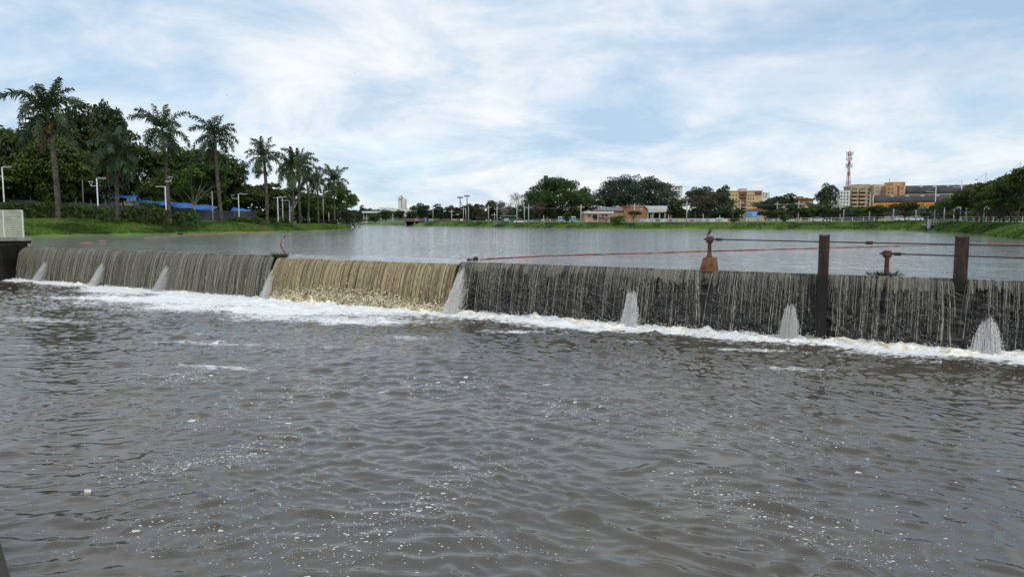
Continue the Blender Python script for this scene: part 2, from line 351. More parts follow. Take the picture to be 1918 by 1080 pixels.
def build_river():
    pc = np.concatenate((np.linspace(-1400, -60, 40), np.linspace(-40, 1960, 680), np.linspace(2000, 3600, 40)))
    dr = np.concatenate((np.linspace(2, 8.5, 20), np.geomspace(8.7, 84, 660)))
    P, D = np.meshgrid(pc, dr); X = (P - 959) / F * D; Y = D
    s, q = dam_sq(X, Y); Z = river_z(X, Y)
    t = q - THROW
    mid = sstep(s, SC0 - 5, SC0 + 1) * (1 - sstep(s, SC1 - 1, SC1 + 3))
    lown = samp(t_patch, X * 1.6, Y * 1.6)
    wdt = 0.9 + 3.4 * mid + 0.9 * sstep(s, SC0 - 30, SC0) * (1 - mid) + 0.35 * lown
    foam = np.where(t > -0.9, np.exp(-np.maximum(t - 0.5, 0) / np.maximum(wdt, 0.4)), 1.0) * 1.05
    # foam carried away to the lower left of the middle spillway
    trail = np.exp(-((s - (SC0 - 2 + t * -0.35)) / 9.0) ** 2) * np.exp(-np.maximum(t, 0) / 11.0) * 0.5
    left = sstep(s, SC0 + 14, SC0 - 20) * np.exp(-np.maximum(t, 0) / 16) * 0.36
    right = 0.27 * sstep(s, SC1, SC1 + 6) * np.exp(-np.maximum(t, 0) / 7)
    foam = foam + trail + left + right + 0.10 * lown * np.exp(-np.maximum(t, 0) / 12) - 0.07
    for (fx, fy, ln, wd, am) in ((400, 686, 2.6, 0.5, 0.66), (375, 642, 3.0, 0.6, 0.49), (620, 600, 6.0, 1.6, 0.66), (500, 582, 6.0, 1.6, 0.66), (110, 600, 4.0, 1.0, 0.43), (60, 650, 3.0, 1.0, 0.41), (220, 560, 7.0, 1.2, 0.51), (780, 632, 2.2, 0.9, 0.55), (1500, 690, 1.6, 0.8, 0.49), (1420, 655, 2.4, 0.5, 0.43), (1180, 640, 2.2, 0.6, 0.43), (330, 700, 3.0, 0.5, 0.43), (640, 650, 3.5, 0.8, 0.38), (300, 620, 6.0, 0.8, 0.35), (980, 622, 2.5, 0.6, 0.43)):
        c = G(fx, fy, 0); sc_, qc_ = dam_sq(c[0], c[1]); th_ = 0.30; ds_, dq_ = s - sc_, q - qc_; a_, b_ = ds_ * math.cos(th_) - dq_ * math.sin(th_), ds_ * math.sin(th_) + dq_ * math.cos(th_)
        foam = foam + am * np.exp(-(a_ / ln) ** 2 - (b_ / wd) ** 2)
    keep = (q > -0.6)
    Z = np.where(keep, Z + 0.06 * np.exp(-np.maximum(t, 0) / 1.2) * samp(t_mid, X * 2, Y * 2), -0.9)
    v = np.stack((X, Y, Z), -1).reshape(-1, 3); f = grid_faces(len(dr), len(pc)); f = f[keep.reshape(-1)[f].any(1)]
    me = np_mesh('river', v, f, M['river'], True); attr(me, 'foam', foam.reshape(-1))
    tag(put('river', me), kind='structure')
build_river()

# ------------------------------------------------------------------ dam wall
def wet_mat(name, c1, c2, rough=0.35):
    return pmat(name, c1, c2, 1.6, rough, 0.8, bscale=5.0, stretch=(1, 1, 1.6), spec=0.3)
M['dam_dark'] = wet_mat('dam_dark', (0.062, 0.060, 0.054), (0.012, 0.012, 0.011), 0.4)
M['dam_brown'] = wet_mat('dam_brown', (0.16, 0.13, 0.08), (0.06, 0.05, 0.035))
dam = thing('dam', 'long low stone weir wall between lake and river, water pouring over', 'dam', tuple(DP(SC0, 0, 0)))
t_rock = fft_tile(256, 12.0, 5.0, 20.0, 0.6, (0.35, 0.94), 2, 31)
def dam_section(s0, s1, zc, mat, amp, label):
    s = np.arange(s0, s1, 0.09); h = np.linspace(0, 1, 44); S, H = np.meshgrid(s, h)
    Z = zc - 0.05 - H * (zc + 0.75); Q = 0.02 + 0.35 * H + amp * np.abs(samp(t_rock, S, Z * 1.0 + 3)) * sstep(H, 0.02, 0.15)
    v = DPa(S, Q, Z).reshape(-1, 3) - DP(SC0, 0, 0); n = len(s)
    f = grid_faces(len(h), n)
    top = np.concatenate((DPa(s, 0.02, zc - 0.05), DPa(s, -1.6, zc - 0.06), DPa(s, -1.6, -0.8))) - DP(SC0, 0, 0)
    b = len(v); i = np.arange(n - 1)
    f = np.concatenate((f, np.stack((b + i + 1, b + i, b + n + i, b + n + i + 1), -1), np.stack((b + n + i + 1, b + n + i, b + 2 * n + i, b + 2 * n + i + 1), -1)))
    o = put('wall', np_mesh('wall', np.concatenate((v, top)), f, mat, True), dam); o['label'] = label
dam_section(SL - 3, SC0, ZCR, M['dam_dark'], 0.05, 'grey left stretch of the weir wall')
dam_section(SC0 + 0.003, SC1, ZCC, M['dam_brown'], 0.05, 'lower brown middle spillway of the weir wall')
dam_section(SC1 + 0.003, SR, ZCR, M['dam_dark'], 0.15, 'black bumpy right stretch of the weir wall')

# ------------------------------------------------------------------ falling water
def fall_mat(name, c1, c2, scale, rough=0.35, transl=0.0):
    m, nt = new_mat(name); L = nt.links
    out = N(nt, 'ShaderNodeOutputMaterial'); bs = N(nt, 'ShaderNodeBsdfPrincipled', _Roughness=rough, _IOR=1.33)
    at = N(nt, 'ShaderNodeAttribute', attribute_name='streak'); ge = N(nt, 'ShaderNodeNewGeometry')
    no = N(nt, 'ShaderNodeTexNoise', _Scale=scale, _Detail=4.0, _Roughness=0.7); L.new(ge.outputs['Position'], no.inputs['Vector'])
    v = math_node(nt, 'ADD', at.outputs['Fac'], math_node(nt, 'MULTIPLY', math_node(nt, 'SUBTRACT', no.outputs[0], 0.5), 1.4))
    L.new(ramp(nt, v, [(0.15, c2), (0.85, c1)]), bs.inputs['Base Color'])
    bp = N(nt, 'ShaderNodeBump', _Strength=0.6, _Distance=0.03); L.new(no.outputs[0], bp.inputs['Height']); L.new(bp.outputs[0], bs.inputs['Normal'])
    if transl:
        tr = N(nt, 'ShaderNodeBsdfTranslucent'); L.new(bs.inputs['Base Color'].links[0].from_socket, tr.inputs[0]); mx = N(nt, 'ShaderNodeMixShader'); mx.inputs[0].default_value = transl
        L.new(bs.outputs[0], mx.inputs[1]); L.new(tr.outputs[0], mx.inputs[2]); L.new(mx.outputs[0], out.inputs[0])
    else: L.new(bs.outputs[0], out.inputs[0])
    return m
M['sheet_grey'] = fall_mat('sheet_grey', (0.17, 0.158, 0.115), (0.022, 0.020, 0.014), 9.0)
M['sheet_brown'] = fall_mat('sheet_brown', (0.42, 0.325, 0.17), (0.115, 0.088, 0.045), 9.0)
M['strand_grey'] = fall_mat('strand_grey', (0.56, 0.53, 0.44), (0.18, 0.165, 0.122), 11.0, 0.35, 0.25)
M['strand_brown'] = fall_mat('strand_brown', (0.50, 0.41, 0.25), (0.17, 0.135, 0.075), 11.0)
M['strand_white'] = fall_mat('strand_white', (0.94, 0.93, 0.90), (0.76, 0.75, 0.70), 11.0, 0.35, 0.5)
M['spray'] = leaf_mat('spray', (0.92, 0.92, 0.91), (0.96, 0.96, 0.96), 6.0, 0.5)
M['foam_cream'] = pmat('foam_cream', (0.88, 0.84, 0.74), (0.58, 0.47, 0.29), 2.2, 0.7, 0.7, bscale=9.0, detail=8, lo=0.34, hi=0.52)
M['foam_ochre'] = pmat('foam_ochre', (0.80, 0.72, 0.52), (0.34, 0.27, 0.14), 2.4, 0.7, 0.7, bscale=9.0, detail=8, lo=0.36, hi=0.58)
t_wob = fft_tile(256, 16.0, 1.0, 9.0, 1.0, None, 1, 41)
def traj(zc, h, T=THROW):
    """h = drop below the crest as a fraction 0..1 of the full fall -> (q, z)"""
    q = 0.04 + T * np.sqrt(np.maximum(h, 0) + 0.0015); z = zc + 0.035 - h * (zc + 0.10)
    return q, z
def gaps_at(s, gaps):
    g = np.ones_like(s)
    for (c, w) in gaps: g = g * sstep(np.abs(s - c), w * 0.6, w)
    return g
def water_sheet(s0, s1, zc, hmax, mat, ridge, seed, T=THROW, gaps=(), foot=0.0):
    s = np.arange(s0, s1, 0.05); n = len(s); g = np.random.default_rng(seed)
    st = np.convolve(g.normal(size=n + 8), np.exp(-np.linspace(-2, 2, 5) ** 2), 'same')[4:-4]; st = st / st.std()
    st2 = np.convolve(g.normal(size=n + 40), np.hanning(31), 'same')[20:-20]; st2 = st2 / st2.std()
    k = 34; h = np.linspace(0, 1, k) ** 1.4; H = h[:, None] * (hmax if np.isscalar(hmax) else hmax(s)[None, :]); H = np.broadcast_to(H, (k, n))
    q, z = traj(zc, H, T)
    ov = 0.13
    S = np.broadcast_to(s, (k, n)) + samp(t_wob, np.broadcast_to(s, (k, n)), H * 3) * 0.02 * H
    q = q + ridge * (st * 0.7 + st2 * 0.4)[None, :] * sstep(H, 0.0, 0.25) + 0.02 * samp(t_wob, S * 4, H * 9) * H
    if gaps:
        gg = gaps_at(s, gaps); q = q - (1 - gg)[None, :] * 0.9 * np.sqrt(H + 0.001)
    v = DPa(S, q, z); top = np.stack([DPa(s, -0.25, zc + 0.03), DPa(s, -0.05, zc + 0.036)])
    v = np.concatenate((top, v)); me = np_mesh('waterfall', v.reshape(-1, 3), grid_faces(k + 2, n), mat, True)
    sk = 0.45 + 0.30 * st + 0.16 * st2; H2 = np.concatenate((H[:2] * 0, H)); attr(me, 'streak', np.broadcast_to(sk, (k + 2, n)) + foot * sstep(H2, 0.62, 0.95))
    return me
def strands(s, h0, h1, r, mat, seed, zc, K=16, T=THROW, bead=0.6, name='strands', qoff=0.03, gaps=()):
    n = len(s); g = np.random.default_rng(seed)
    t = np.linspace(0, 1, K)[None, :] ** 1.25; H = h0[:, None] + (h1 - h0)[:, None] * t
    Tn = T * (1 + g.normal(size=n) * 0.05)[:, None]
    zcs = zc if np.isscalar(zc) else zc[:, None]
    q = 0.04 + Tn * np.sqrt(H + 0.0015) + qoff; z = zcs + 0.045 - H * (zcs + 0.10)
    S = s[:, None] + (samp(t_wob, s[:, None] * 1.0 + 0 * H, H * 2.5 + 0 * s[:, None]) * 0.018 + g.normal(size=(n, 1)) * 0.03) * H
    for (c_, w_) in gaps:
        de = S - c_; S = S - np.sign(de) * np.maximum(0, 2.2 * w_ - np.abs(de)) * 0.62 * np.sqrt(H)
    rr = r[:, None] * (1 + bead * g.normal(size=(n, K)) * np.sqrt(H)); rr = np.maximum(rr, 0.002) * np.where((t > 0.02) & (t < 0.98), 1, 0.15)
    c = DPa(S, q, z); a = np.array([0.3, 2.4, 4.5]); ring = np.cos(a)[:, None] * np.array((U[0], U[1], 0)) + np.sin(a)[:, None] * np.array((NV[0], NV[1], 0.25))
    v = c[:, :, None, :] + ring[None, None] * rr[:, :, None, None]
    base = (np.arange(n)[:, None, None] * K + np.arange(K - 1)[None, :, None]) * 3; j = np.arange(3)[None, None, :]; j2 = (j + 1) % 3
    f = np.stack((base + j, base + j2, base + 3 + j2, base + 3 + j), -1).reshape(-1, 4)
    me = np_mesh(name, v.reshape(-1, 3), f, mat, True); attr(me, 'streak', np.repeat(g.normal(0.5, 0.25, n), K * 3)); return me
def droplets(c, r, mat, name='spray'):
    o = np.array([(1, 0, 0), (-1, 0, 0), (0, 1, 0), (0, -1, 0), (0, 0, 1.3), (0, 0, -1.3)], float); fa = np.array([(0, 2, 4), (2, 1, 4), (1, 3, 4), (3, 0, 4), (2, 0, 5), (1, 2, 5), (3, 1, 5), (0, 3, 5)])
    v = c[:, None, :] + o[None] * r[:, None, None]; f = (np.arange(len(c)) * 6)[:, None, None] + fa[None]
    return np_mesh(name, v.reshape(-1, 3), f.reshape(-1, 3), mat, True)

POST1, POST2 = s_px(1543, 0.5), s_px(1798, 0.15)
ANC1, ANC2 = s_px(1328, -0.2), s_px(1660, -0.6)
GAPS = [(ANC1, 0.42), (POST1, 0.32), (ANC2, 0.10), (POST2, 0.40)]
# left veil
o = tag(put('waterfall', water_sheet(SL - 0.6, SC0 - 0.15, ZCR, 1.0, M['sheet_grey'], 0.035, 51)), 'grey green veil of falling water over the left stretch of the weir', None, None, 'structure')
n = 1700; s = rng.uniform(SL - 0.4, SC0 - 0.2, n)
tag(put('strands', strands(s, rng.uniform(0, 0.05, n), np.where(rng.random(n) < 0.35, rng.uniform(0.3, 0.9, n), 1.0), 0.004 + 0.014 * rng.random(n) ** 2, M['strand_grey'], 52, ZCR), o), kind='stuff')
# middle spillway
o = tag(put('waterfall', water_sheet(SC0 + 0.02, SC1 - 0.02, ZCC, 1.0, M['sheet_brown'], 0.05, 53, 1.25, foot=0.5)), 'thick muddy brown curtain of water over the lower middle spillway', None, None, 'structure')
n = 620; s = rng.uniform(SC0 + 0.1, SC1 - 0.1, n)
tag(put('strands', strands(s, rng.uniform(0, 0.05, n), rng.uniform(0.6, 1.0, n), rng.uniform(0.010, 0.034, n), M['strand_brown'], 54, ZCC, T=1.25), o), kind='stuff')
# ochre boil at its foot
n = 8000; s = rng.uniform(SC0, SC1, n); hh = rng.beta(1.0, 2.0, n) * (0.16 + 0.26 * np.exp(-((s - (SC0 * 0.55 + SC1 * 0.45)) / 5.0) ** 2) + 0.05 * rng.normal(size=n))
c = DPa(s, 0.10 + 1.25 * np.sqrt(np.clip(1 - hh, 0, 1)) + rng.uniform(0, 0.25, n), np.maximum(hh, 0) * ZCC)
tag(put('boil', droplets(c, rng.uniform(0.012, 0.06, n), M['foam_ochre'], 'boil'), o), kind='stuff')
# right broken veil
o = tag(put('waterfall', water_sheet(SC1 + 0.15, SR, ZCR, lambda s: (0.11 + 0.035 * samp(t_wob, s * 0.6, s * 0 + 1) + 0.10 * rng.random(len(s)) ** 2).clip(0.04, 0.4), M['sheet_grey'], 0.02, 55, gaps=GAPS)), 'broken veil of separate water threads over the dark right stretch of the weir', None, None, 'structure')
n = 3000; s = rng.uniform(SC1 + 0.2, SR, n); keep = gaps_at(s, GAPS) > 0.5; s = s[keep]; s = s[(samp(t_wob, s * 0.8, s * 0 + 5) > -0.9) | (rng.random(len(s)) < 0.4)]; n = len(s)
long_ = rng.random(n) < 0.13; h1 = np.where(long_, rng.uniform(0.75, 1.0, n), 0.10 + 0.45 * rng.random(n) ** 1.5)
tag(put('strands', strands(s, rng.uniform(0, 0.04, n), h1, np.where(long_, 0.006 + 0.009 * rng.random(n) ** 2, 0.003 + 0.005 * rng.random(n)), M['strand_grey'], 56, ZCR, T=1.0, bead=0.9, gaps=GAPS, K=20), o), kind='stuff')
n = 700; s2 = rng.uniform(SC1 + 0.2, SR, n); s2 = s2[gaps_at(s2, GAPS) > 0.5]; n = len(s2)
tag(put('strands', strands(s2, rng.uniform(0, 0.04, n), rng.uniform(0.3, 0.95, n), rng.uniform(0.002, 0.005, n), M['strand_grey'], 57, ZCR, T=1.02, bead=0.7, gaps=GAPS), o), kind='stuff')
n = 9000; s = rng.uniform(SC1 + 0.2, SR, n); keep = gaps_at(s, GAPS) > 0.5; s = s[keep]; n = len(s); hh = rng.uniform(0.25, 1.0, n)
c = DPa(s, 0.1 + rng.normal(1.0, 0.06, n) * np.sqrt(hh), ZCR * (1 - hh)); tag(put('drops', droplets(c, rng.uniform(0.006, 0.016, n), M['strand_white'], 'drops'), o), kind='stuff')

# jets from the drain holes and the two seams of the spillway
def water_jet(s0, z0, wid, q0, q1, label, seed, nst=230, ndr=2800, ds=0.0):
    g = np.random.default_rng(seed); K = 9; t = np.linspace(0, 1, K)[None, :]
    org = DP(s0, q0, 0)
    kx_ = np.linspace(-1.2, 1.2, 11); kz_ = 1.0 - 0.25 * np.abs(kx_) ** 3 - g.uniform(0, 0.18, 11); ks_ = g.uniform(0.25, 1.0, 11)   # uneven spouts
    sp = g.uniform(-1, 1, nst) + g.normal(0, 0.22, nst); zt = z0 * np.interp(sp, kx_, kz_) * (1.05 - 0.75 * g.random(nst) ** 1.3)
    S = sp[:, None] * wid * (0.75 + 0.25 * t) * 0.5 + ds * t; q = (q1 - q0) * t * (0.85 + 0.3 * g.random((nst, 1))); z = zt[:, None] * (1 - t ** 1.35) - 0.05
    rr = g.uniform(0.003, 0.010, (nst, 1)) * (0.5 + np.interp(sp, kx_, ks_))[:, None] * (1 + 0.6 * g.normal(size=(nst, K))); rr = np.maximum(rr, 0.003)
    c = DPa(S, q, z) - np.array((C0[0], C0[1], 0)); a = np.array([0.3, 2.4, 4.5]); ring = np.cos(a)[:, None] * np.array((U[0], U[1], 0)) + np.sin(a)[:, None] * np.array((NV[0], NV[1], 0.25))
    v = c[:, :, None, :] + ring[None, None] * rr[:, :, None, None]
    base = (np.arange(nst)[:, None, None] * K + np.arange(K - 1)[None, :, None]) * 3; j = np.arange(3)[None, None, :]; j2 = (j + 1) % 3
    f = np.stack((base + j, base + j2, base + 3 + j2, base + 3 + j), -1).reshape(-1, 4)
    root = thing('water_jet', label, 'water jet', tuple(org), 0, 'water jets along the weir')
    me = np_mesh('stream', v.reshape(-1, 3), f, M['strand_white'], True); attr(me, 'streak', np.repeat(g.normal(0.7, 0.2, nst), K * 3)); put('stream', me, root)
    tt = g.random(ndr) ** 0.7; x = g.uniform(-1, 1, ndr) + g.normal(0, 0.25, ndr)
    c = DPa(x * wid * (0.75 + 0.25 * tt) * 0.5 + ds * tt, (q1 - q0) * tt * (0.8 + 0.4 * g.random(ndr)), z0 * np.interp(x, kx_, kz_) * (1.06 - 0.5 * g.random(ndr) ** 1.5) * (1 - tt ** 1.35) + g.normal(0, 0.05, ndr)) - np.array((C0[0], C0[1], 0))
    c[:, 2] = np.maximum(c[:, 2], 0.01)
    tag(put('spray', droplets(c, (0.005 + 0.015 * g.random(ndr) ** 2) * (0.6 + 0.6 * np.interp(x, kx_, ks_)), M['spray'])), kind='stuff').parent = root
def jet_px(px, py_top, **k): return s_px(px, 1.2, 0.8)
water_jet(s_px(82, 1.0, 1.6), 2.0, 0.8, 0.75, 1.9, 'white drain jet nearest the fenced concrete abutment', 61)
water_jet(s_px(188, 1.0, 1.6), 2.0, 0.8, 0.75, 1.9, 'white drain jet between two others on the left stretch of the weir', 62)
water_jet(s_px(309, 1.0, 1.6), 2.0, 0.85, 0.75, 1.9, 'white drain jet of the left stretch closest to the muddy spillway', 63)
water_jet(s_px(506, 1.0, 1.6), 2.3, 0.75, 0.5, 1.7, 'pale spill of water at the left seam of the muddy spillway', 64, 240, 2600)
water_jet(s_px(857, 0.9, 2.0), 2.8, 0.85, 0.30, 1.8, 'tall white spill of water at the right seam of the muddy spillway', 65, 300, 4200)
water_jet(s_px(1182, 1.1, 1.0), 2.0, 0.85, 0.95, 1.55, 'white drain jet between the muddy spillway and the orange concrete block', 66, 210, 3400)
water_jet(s_px(1480, 1.1, 1.0), 1.7, 0.8, 0.95, 1.55, 'white drain jet just left of the slim dark post', 67, 190, 3000)
water_jet(s_px(1850, 1.1, 1.0), 1.6, 0.95, 0.95, 1.55, 'white drain jet just right of the thick brown post', 68, 220, 3600)

# churned foam rolls along the foot of the weir
def foam_roll(s0, s1, mat, amp, wid, seed, label):
    s = np.arange(s0, s1, 0.05); q = np.linspace(-0.35, wid, 30); S, Q = np.meshgrid(s, q); g = fft_tile(256, 10.0, 2.0, 24.0, 1.2, None, 1, seed); w2 = fft_tile(128, 30.0, 0.3, 2.0, 1.0, None, 1, seed + 1)
    pr = np.exp(-((Q - 0.15) / (wid * 0.42)) ** 2)
    Z = pr * (amp * (0.55 + 0.45 * samp(w2, S, Q)) + amp * 0.55 * samp(g, S, Q)) - 0.06 * sstep(Q, wid * 0.6, wid) - 0.02
    Q2 = Q + THROW + 0.25 * samp(w2, S * 2, Q * 0 + 2)
    tag(put('foam', np_mesh('foam', DPa(S, Q2, Z).reshape(-1, 3), grid_faces(len(q), len(s)), mat, True)), label, None, None, 'stuff')
    n = int((s1 - s0) * 70); x = rng.uniform(s0, s1, n); qq = rng.normal(0.15, 0.3, n)
    tag(put('splash', droplets(DPa(x, THROW + qq, np.abs(rng.normal(0, amp * 1.1, n))), rng.uniform(0.008, 0.03, n), M['spray'], 'splash')), 'fine splashes above ' + label, None, None, 'stuff')
foam_roll(SL - 1, SC0, M['foam_cream'], 0.08, 0.7, 71, 'cream foam along the foot of the left weir stretch')
foam_roll(SC0, SC1, M['foam_cream'], 0.20, 1.5, 73, 'thick boiling foam below the muddy spillway')
foam_roll(SC1, SR, M['foam_cream'], 0.13, 0.8, 75, 'cream foam along the foot of the right weir stretch')

# ------------------------------------------------------------------ flecks of foam drifting on the river
def flecks():
    pts = []
    def streak(p0, p1, n, spread):
        a, b = G(*p0, 0), G(*p1, 0); t = rng.random(n); c = a[None] + (b - a)[None] * t[:, None]; c[:, :2] += rng.normal(size=(n, 2)) * np.array(spread) * (0.4 + 1.2 * rng.random((n, 1))); pts.append(c)
    streak((230, 890), (480, 850), 260, (0.35, 0.25)); streak((380, 865), (560, 810), 260, (0.6, 0.6)); streak((640, 1060), (900, 860), 420, (0.8, 0.5)); streak((640, 1000), (820, 940), 220, (0.5, 0.3))
    streak((340, 800), (600, 720), 240, (0.8, 0.8)); streak((740, 720), (900, 720), 260, (1.6, 1.0)); streak((1000, 760), (1120, 770), 160, (1.0, 0.8)); streak((880, 990), (1060, 1040), 80, (0.4, 0.3))
    streak((1300, 890), (1520, 1000), 240, (0.6, 0.4)); streak((1480, 1000), (1760, 1070), 200, (0.6, 0.3)); streak((1340, 920), (1700, 1010), 140, (1.0, 0.6)); streak((380, 990), (640, 1060), 220, (1.0, 0.4)); streak((60, 1050), (420, 960), 120, (0.7, 0.4))
    streak((300, 720), (420, 690), 260, (0.8, 0.6)); streak((1200, 800), (1600, 830), 160, (2.5, 1.2)); streak((300, 1010), (560, 900), 200, (1.2, 0.7)); streak((100, 850), (600, 1000), 260, (2.2, 1.2)); streak((1250, 780), (1900, 1050), 260, (2.5, 1.2))
    c = np.concatenate(pts); c = c[(c[:, 1] > 8)]
    n = len(c); r = np.exp(rng.normal(math.log(0.008), 0.55, n)) * np.clip(c[:, 1] / 14, 0.8, 1.8); ang = np.linspace(0, 2 * math.pi, 8)[:-1]; k = len(ang)
    rad = r[:, None] * rng.uniform(0.6, 1.3, (n, k)); rot = rng.uniform(0, 6.28, n)[:, None]
    x = c[:, 0:1] + np.cos(ang + rot) * rad * 1.5; y = c[:, 1:2] + np.sin(ang + rot) * rad
    z = river_z(x, y) + 0.006; zc = river_z(c[:, 0], c[:, 1]) + 0.013
    v = np.concatenate((np.stack((x, y, z), -1), np.stack((c[:, 0], c[:, 1], zc), -1)[:, None]), 1)
    b = (np.arange(n) * (k + 1))[:, None]; j = np.arange(k)[None]; f = np.stack((b + j, b + (j + 1) % k, np.broadcast_to(b + k, (n, k))), -1).reshape(-1, 3)
    tag(put('foam_flecks', np_mesh('foam_flecks', v.reshape(-1, 3), f, M['spray'], True)), 'white flecks of foam drifting on the river', None, None, 'stuff')
flecks()

# ------------------------------------------------------------------ things on the weir
M['rust_post'] = pmat('rust_post', (0.060, 0.034, 0.022), (0.014, 0.009, 0.007), 2.2, 0.85, 0.7, bscale=14, stretch=(1, 1, 0.35))
def wet_below(m, zw):
    nt = m.node_tree; L = nt.links; bs = [n for n in nt.nodes if n.type == 'BSDF_PRINCIPLED'][0]; src = bs.inputs['Base Color'].links[0].from_socket
    ge = N(nt, 'ShaderNodeNewGeometry'); sp = N(nt, 'ShaderNodeSeparateXYZ'); L.new(ge.outputs['Position'], sp.inputs[0]); no = N(nt, 'ShaderNodeTexNoise', _Scale=5.0, _Detail=5.0)
    v = math_node(nt, 'ADD', math_node(nt, 'SUBTRACT', sp.outputs[2], zw), math_node(nt, 'MULTIPLY', math_node(nt, 'SUBTRACT', no.outputs[0], 0.5), 0.9)); f = ramp(nt, v, [(0.0, 0.0), (0.35, 1.0)])
    mx = nt.nodes.new('ShaderNodeMix'); mx.data_type = 'RGBA'; L.new(f, mx.inputs[0]); mx.inputs[6].default_value = (0.010, 0.009, 0.007, 1); L.new(src, mx.inputs[7]); L.new(mx.outputs[2], bs.inputs['Base Color'])
wet_below(M['rust_post'], 2.85)
M['rust_brown'] = pmat('rust_brown', (0.14, 0.06, 0.038), (0.05, 0.024, 0.018), 3.0, 0.85, 0.5, bscale=20)
M['block_orange'] = pmat('block_orange', (0.23, 0.105, 0.038), (0.10, 0.042, 0.02), 2.5, 0.9, 0.6, bscale=10, lo=0.38, hi=0.6)
M['rod'] = pmat('rod', (0.06, 0.035, 0.03), (0.03, 0.02, 0.02), 4.0, 0.7)
M['wall_black'] = pmat('wall_black', (0.022, 0.019, 0.015), (0.008, 0.007, 0.006), 1.0, 0.8, 0.6, bscale=6, spec=0.2)
UZ = math.atan2(U[1], U[0])
def beam_post(s, q, z0, zt, w, label):
    root = thing('steel_post', label, 'post', tuple(DP(s, q, z0)), UZ, 'rusty posts on the weir'); h = zt - z0; hw = w / 2
    m = MB(); m.box(-hw, -hw + 0.05, -0.17, 0.17, 0, h); m.build('flange', M['rust_post'], root)
    m = MB(); m.box(hw - 0.05, hw, -0.17, 0.17, 0, h); m.build('flange', M['rust_post'], root)
    MB().box(-hw + 0.053, hw - 0.053, -0.165, -0.10, 0.01, h - 0.02).build('web', M['rust_post'], root)
    MB().box(-hw - 0.01, hw + 0.01, -0.18, 0.18, h + 0.003, h + 0.03).build('cap', M['rust_brown'], root)
zt1 = W(1545, 440, DP(POST1, 0.5, 0)[1])[2]; zt2 = W(1798, 443, DP(POST2, 0.15, 0)[1])[2]
beam_post(POST1, 0.75, -0.4, zt1, 0.42, 'slim dark rusty post running down the face of the weir')
beam_post(POST2, 0.15, ZCR - 0.5, zt2, 0.52, 'thick brown rusty post standing on the weir crest')
ROD1, ROD2 = W(1330, 448, DP(ANC1, -0.2, 0)[1])[2], W(1660, 475, DP(ANC2, -0.6, 0)[1])[2]
def anchor(s, q, zrod, base, label):
    z0 = ZCR - 0.06; root = thing('anchor_pier', label, 'anchor pier', tuple(DP(s, q, z0)), UZ, 'tie rod anchors on the weir'); h = zrod - z0; zb = 0.0
    if base:
        m = MB(); prof = [(-0.42, 0), (0.42, 0), (0.37, 0.30), (0.30, 0.74), (-0.24, 0.74), (-0.36, 0.2)]
        m.prism(prof, -0.34, 0.34); ob = m.build('concrete_block', M['block_orange'], root); zb = 0.74
        bv = ob.modifiers.new('bevel', 'BEVEL'); bv.width = 0.035; bv.segments = 2
    MB().tube([(0, 0, zb - 0.02), (0, 0, zb + 0.08), (0, 0, zb + 0.2), (0, 0, h - 0.22), (0, 0, h - 0.12)], [0.2, 0.13, 0.105, 0.095, 0.15], 10).build('pipe', M['rust_brown'], root, True)
    MB().tube([(0, 0, h - 0.16), (0, 0, h - 0.08), (0, 0, h + 0.10), (0, 0, h + 0.155)], [0.15, 0.205, 0.205, 0.12], 8).build('cap', M['rust_brown'], root)
    MB().tube([(-0.31, 0, h), (-0.18, 0, h)], 0.045, 6).build('bolt', M['rod'], root)
    return root
anchor(ANC1, -0.2, ROD1, True, 'rust capped anchor pipe on an orange concrete block, dark bird on top')
anchor(ANC2, -0.6, ROD2, False, 'short rust capped anchor pipe between the two posts')
def tie_rod(s0, s1, q, z, coup, label):
    root = thing('tie_rod', label, 'tie rod', tuple(DP(s0, q, z)), UZ, 'tie rods above the weir'); Ln = s1 - s0
    k = 24; MB().tube([(Ln * i / k, 0, -0.10 * math.sin(math.pi * i / k)) for i in range(k + 1)], 0.034, 6).build('rod', M['rod'], root, True)
    for c in coup:
        zc = -0.10 * math.sin(math.pi * c / Ln)
        MB().tube([(c - 0.16, 0, zc), (c - 0.14, 0, zc), (c + 0.14, 0, zc), (c + 0.16, 0, zc)], [0.03, 0.075, 0.075, 0.03], 8).build('coupling', M['rod'], root)
sc = s_px(1620, -0.2, 4.5) - ANC1
tie_rod(ANC1 + 0.19, SR - 3, -0.2, ROD1, [0.26, sc], 'upper dark tie rod running from the bird topped anchor')
tie_rod(ANC2 + 0.19, SR - 3, -0.6, ROD2, [0.22], 'lower dark tie rod running from the short anchor pipe')

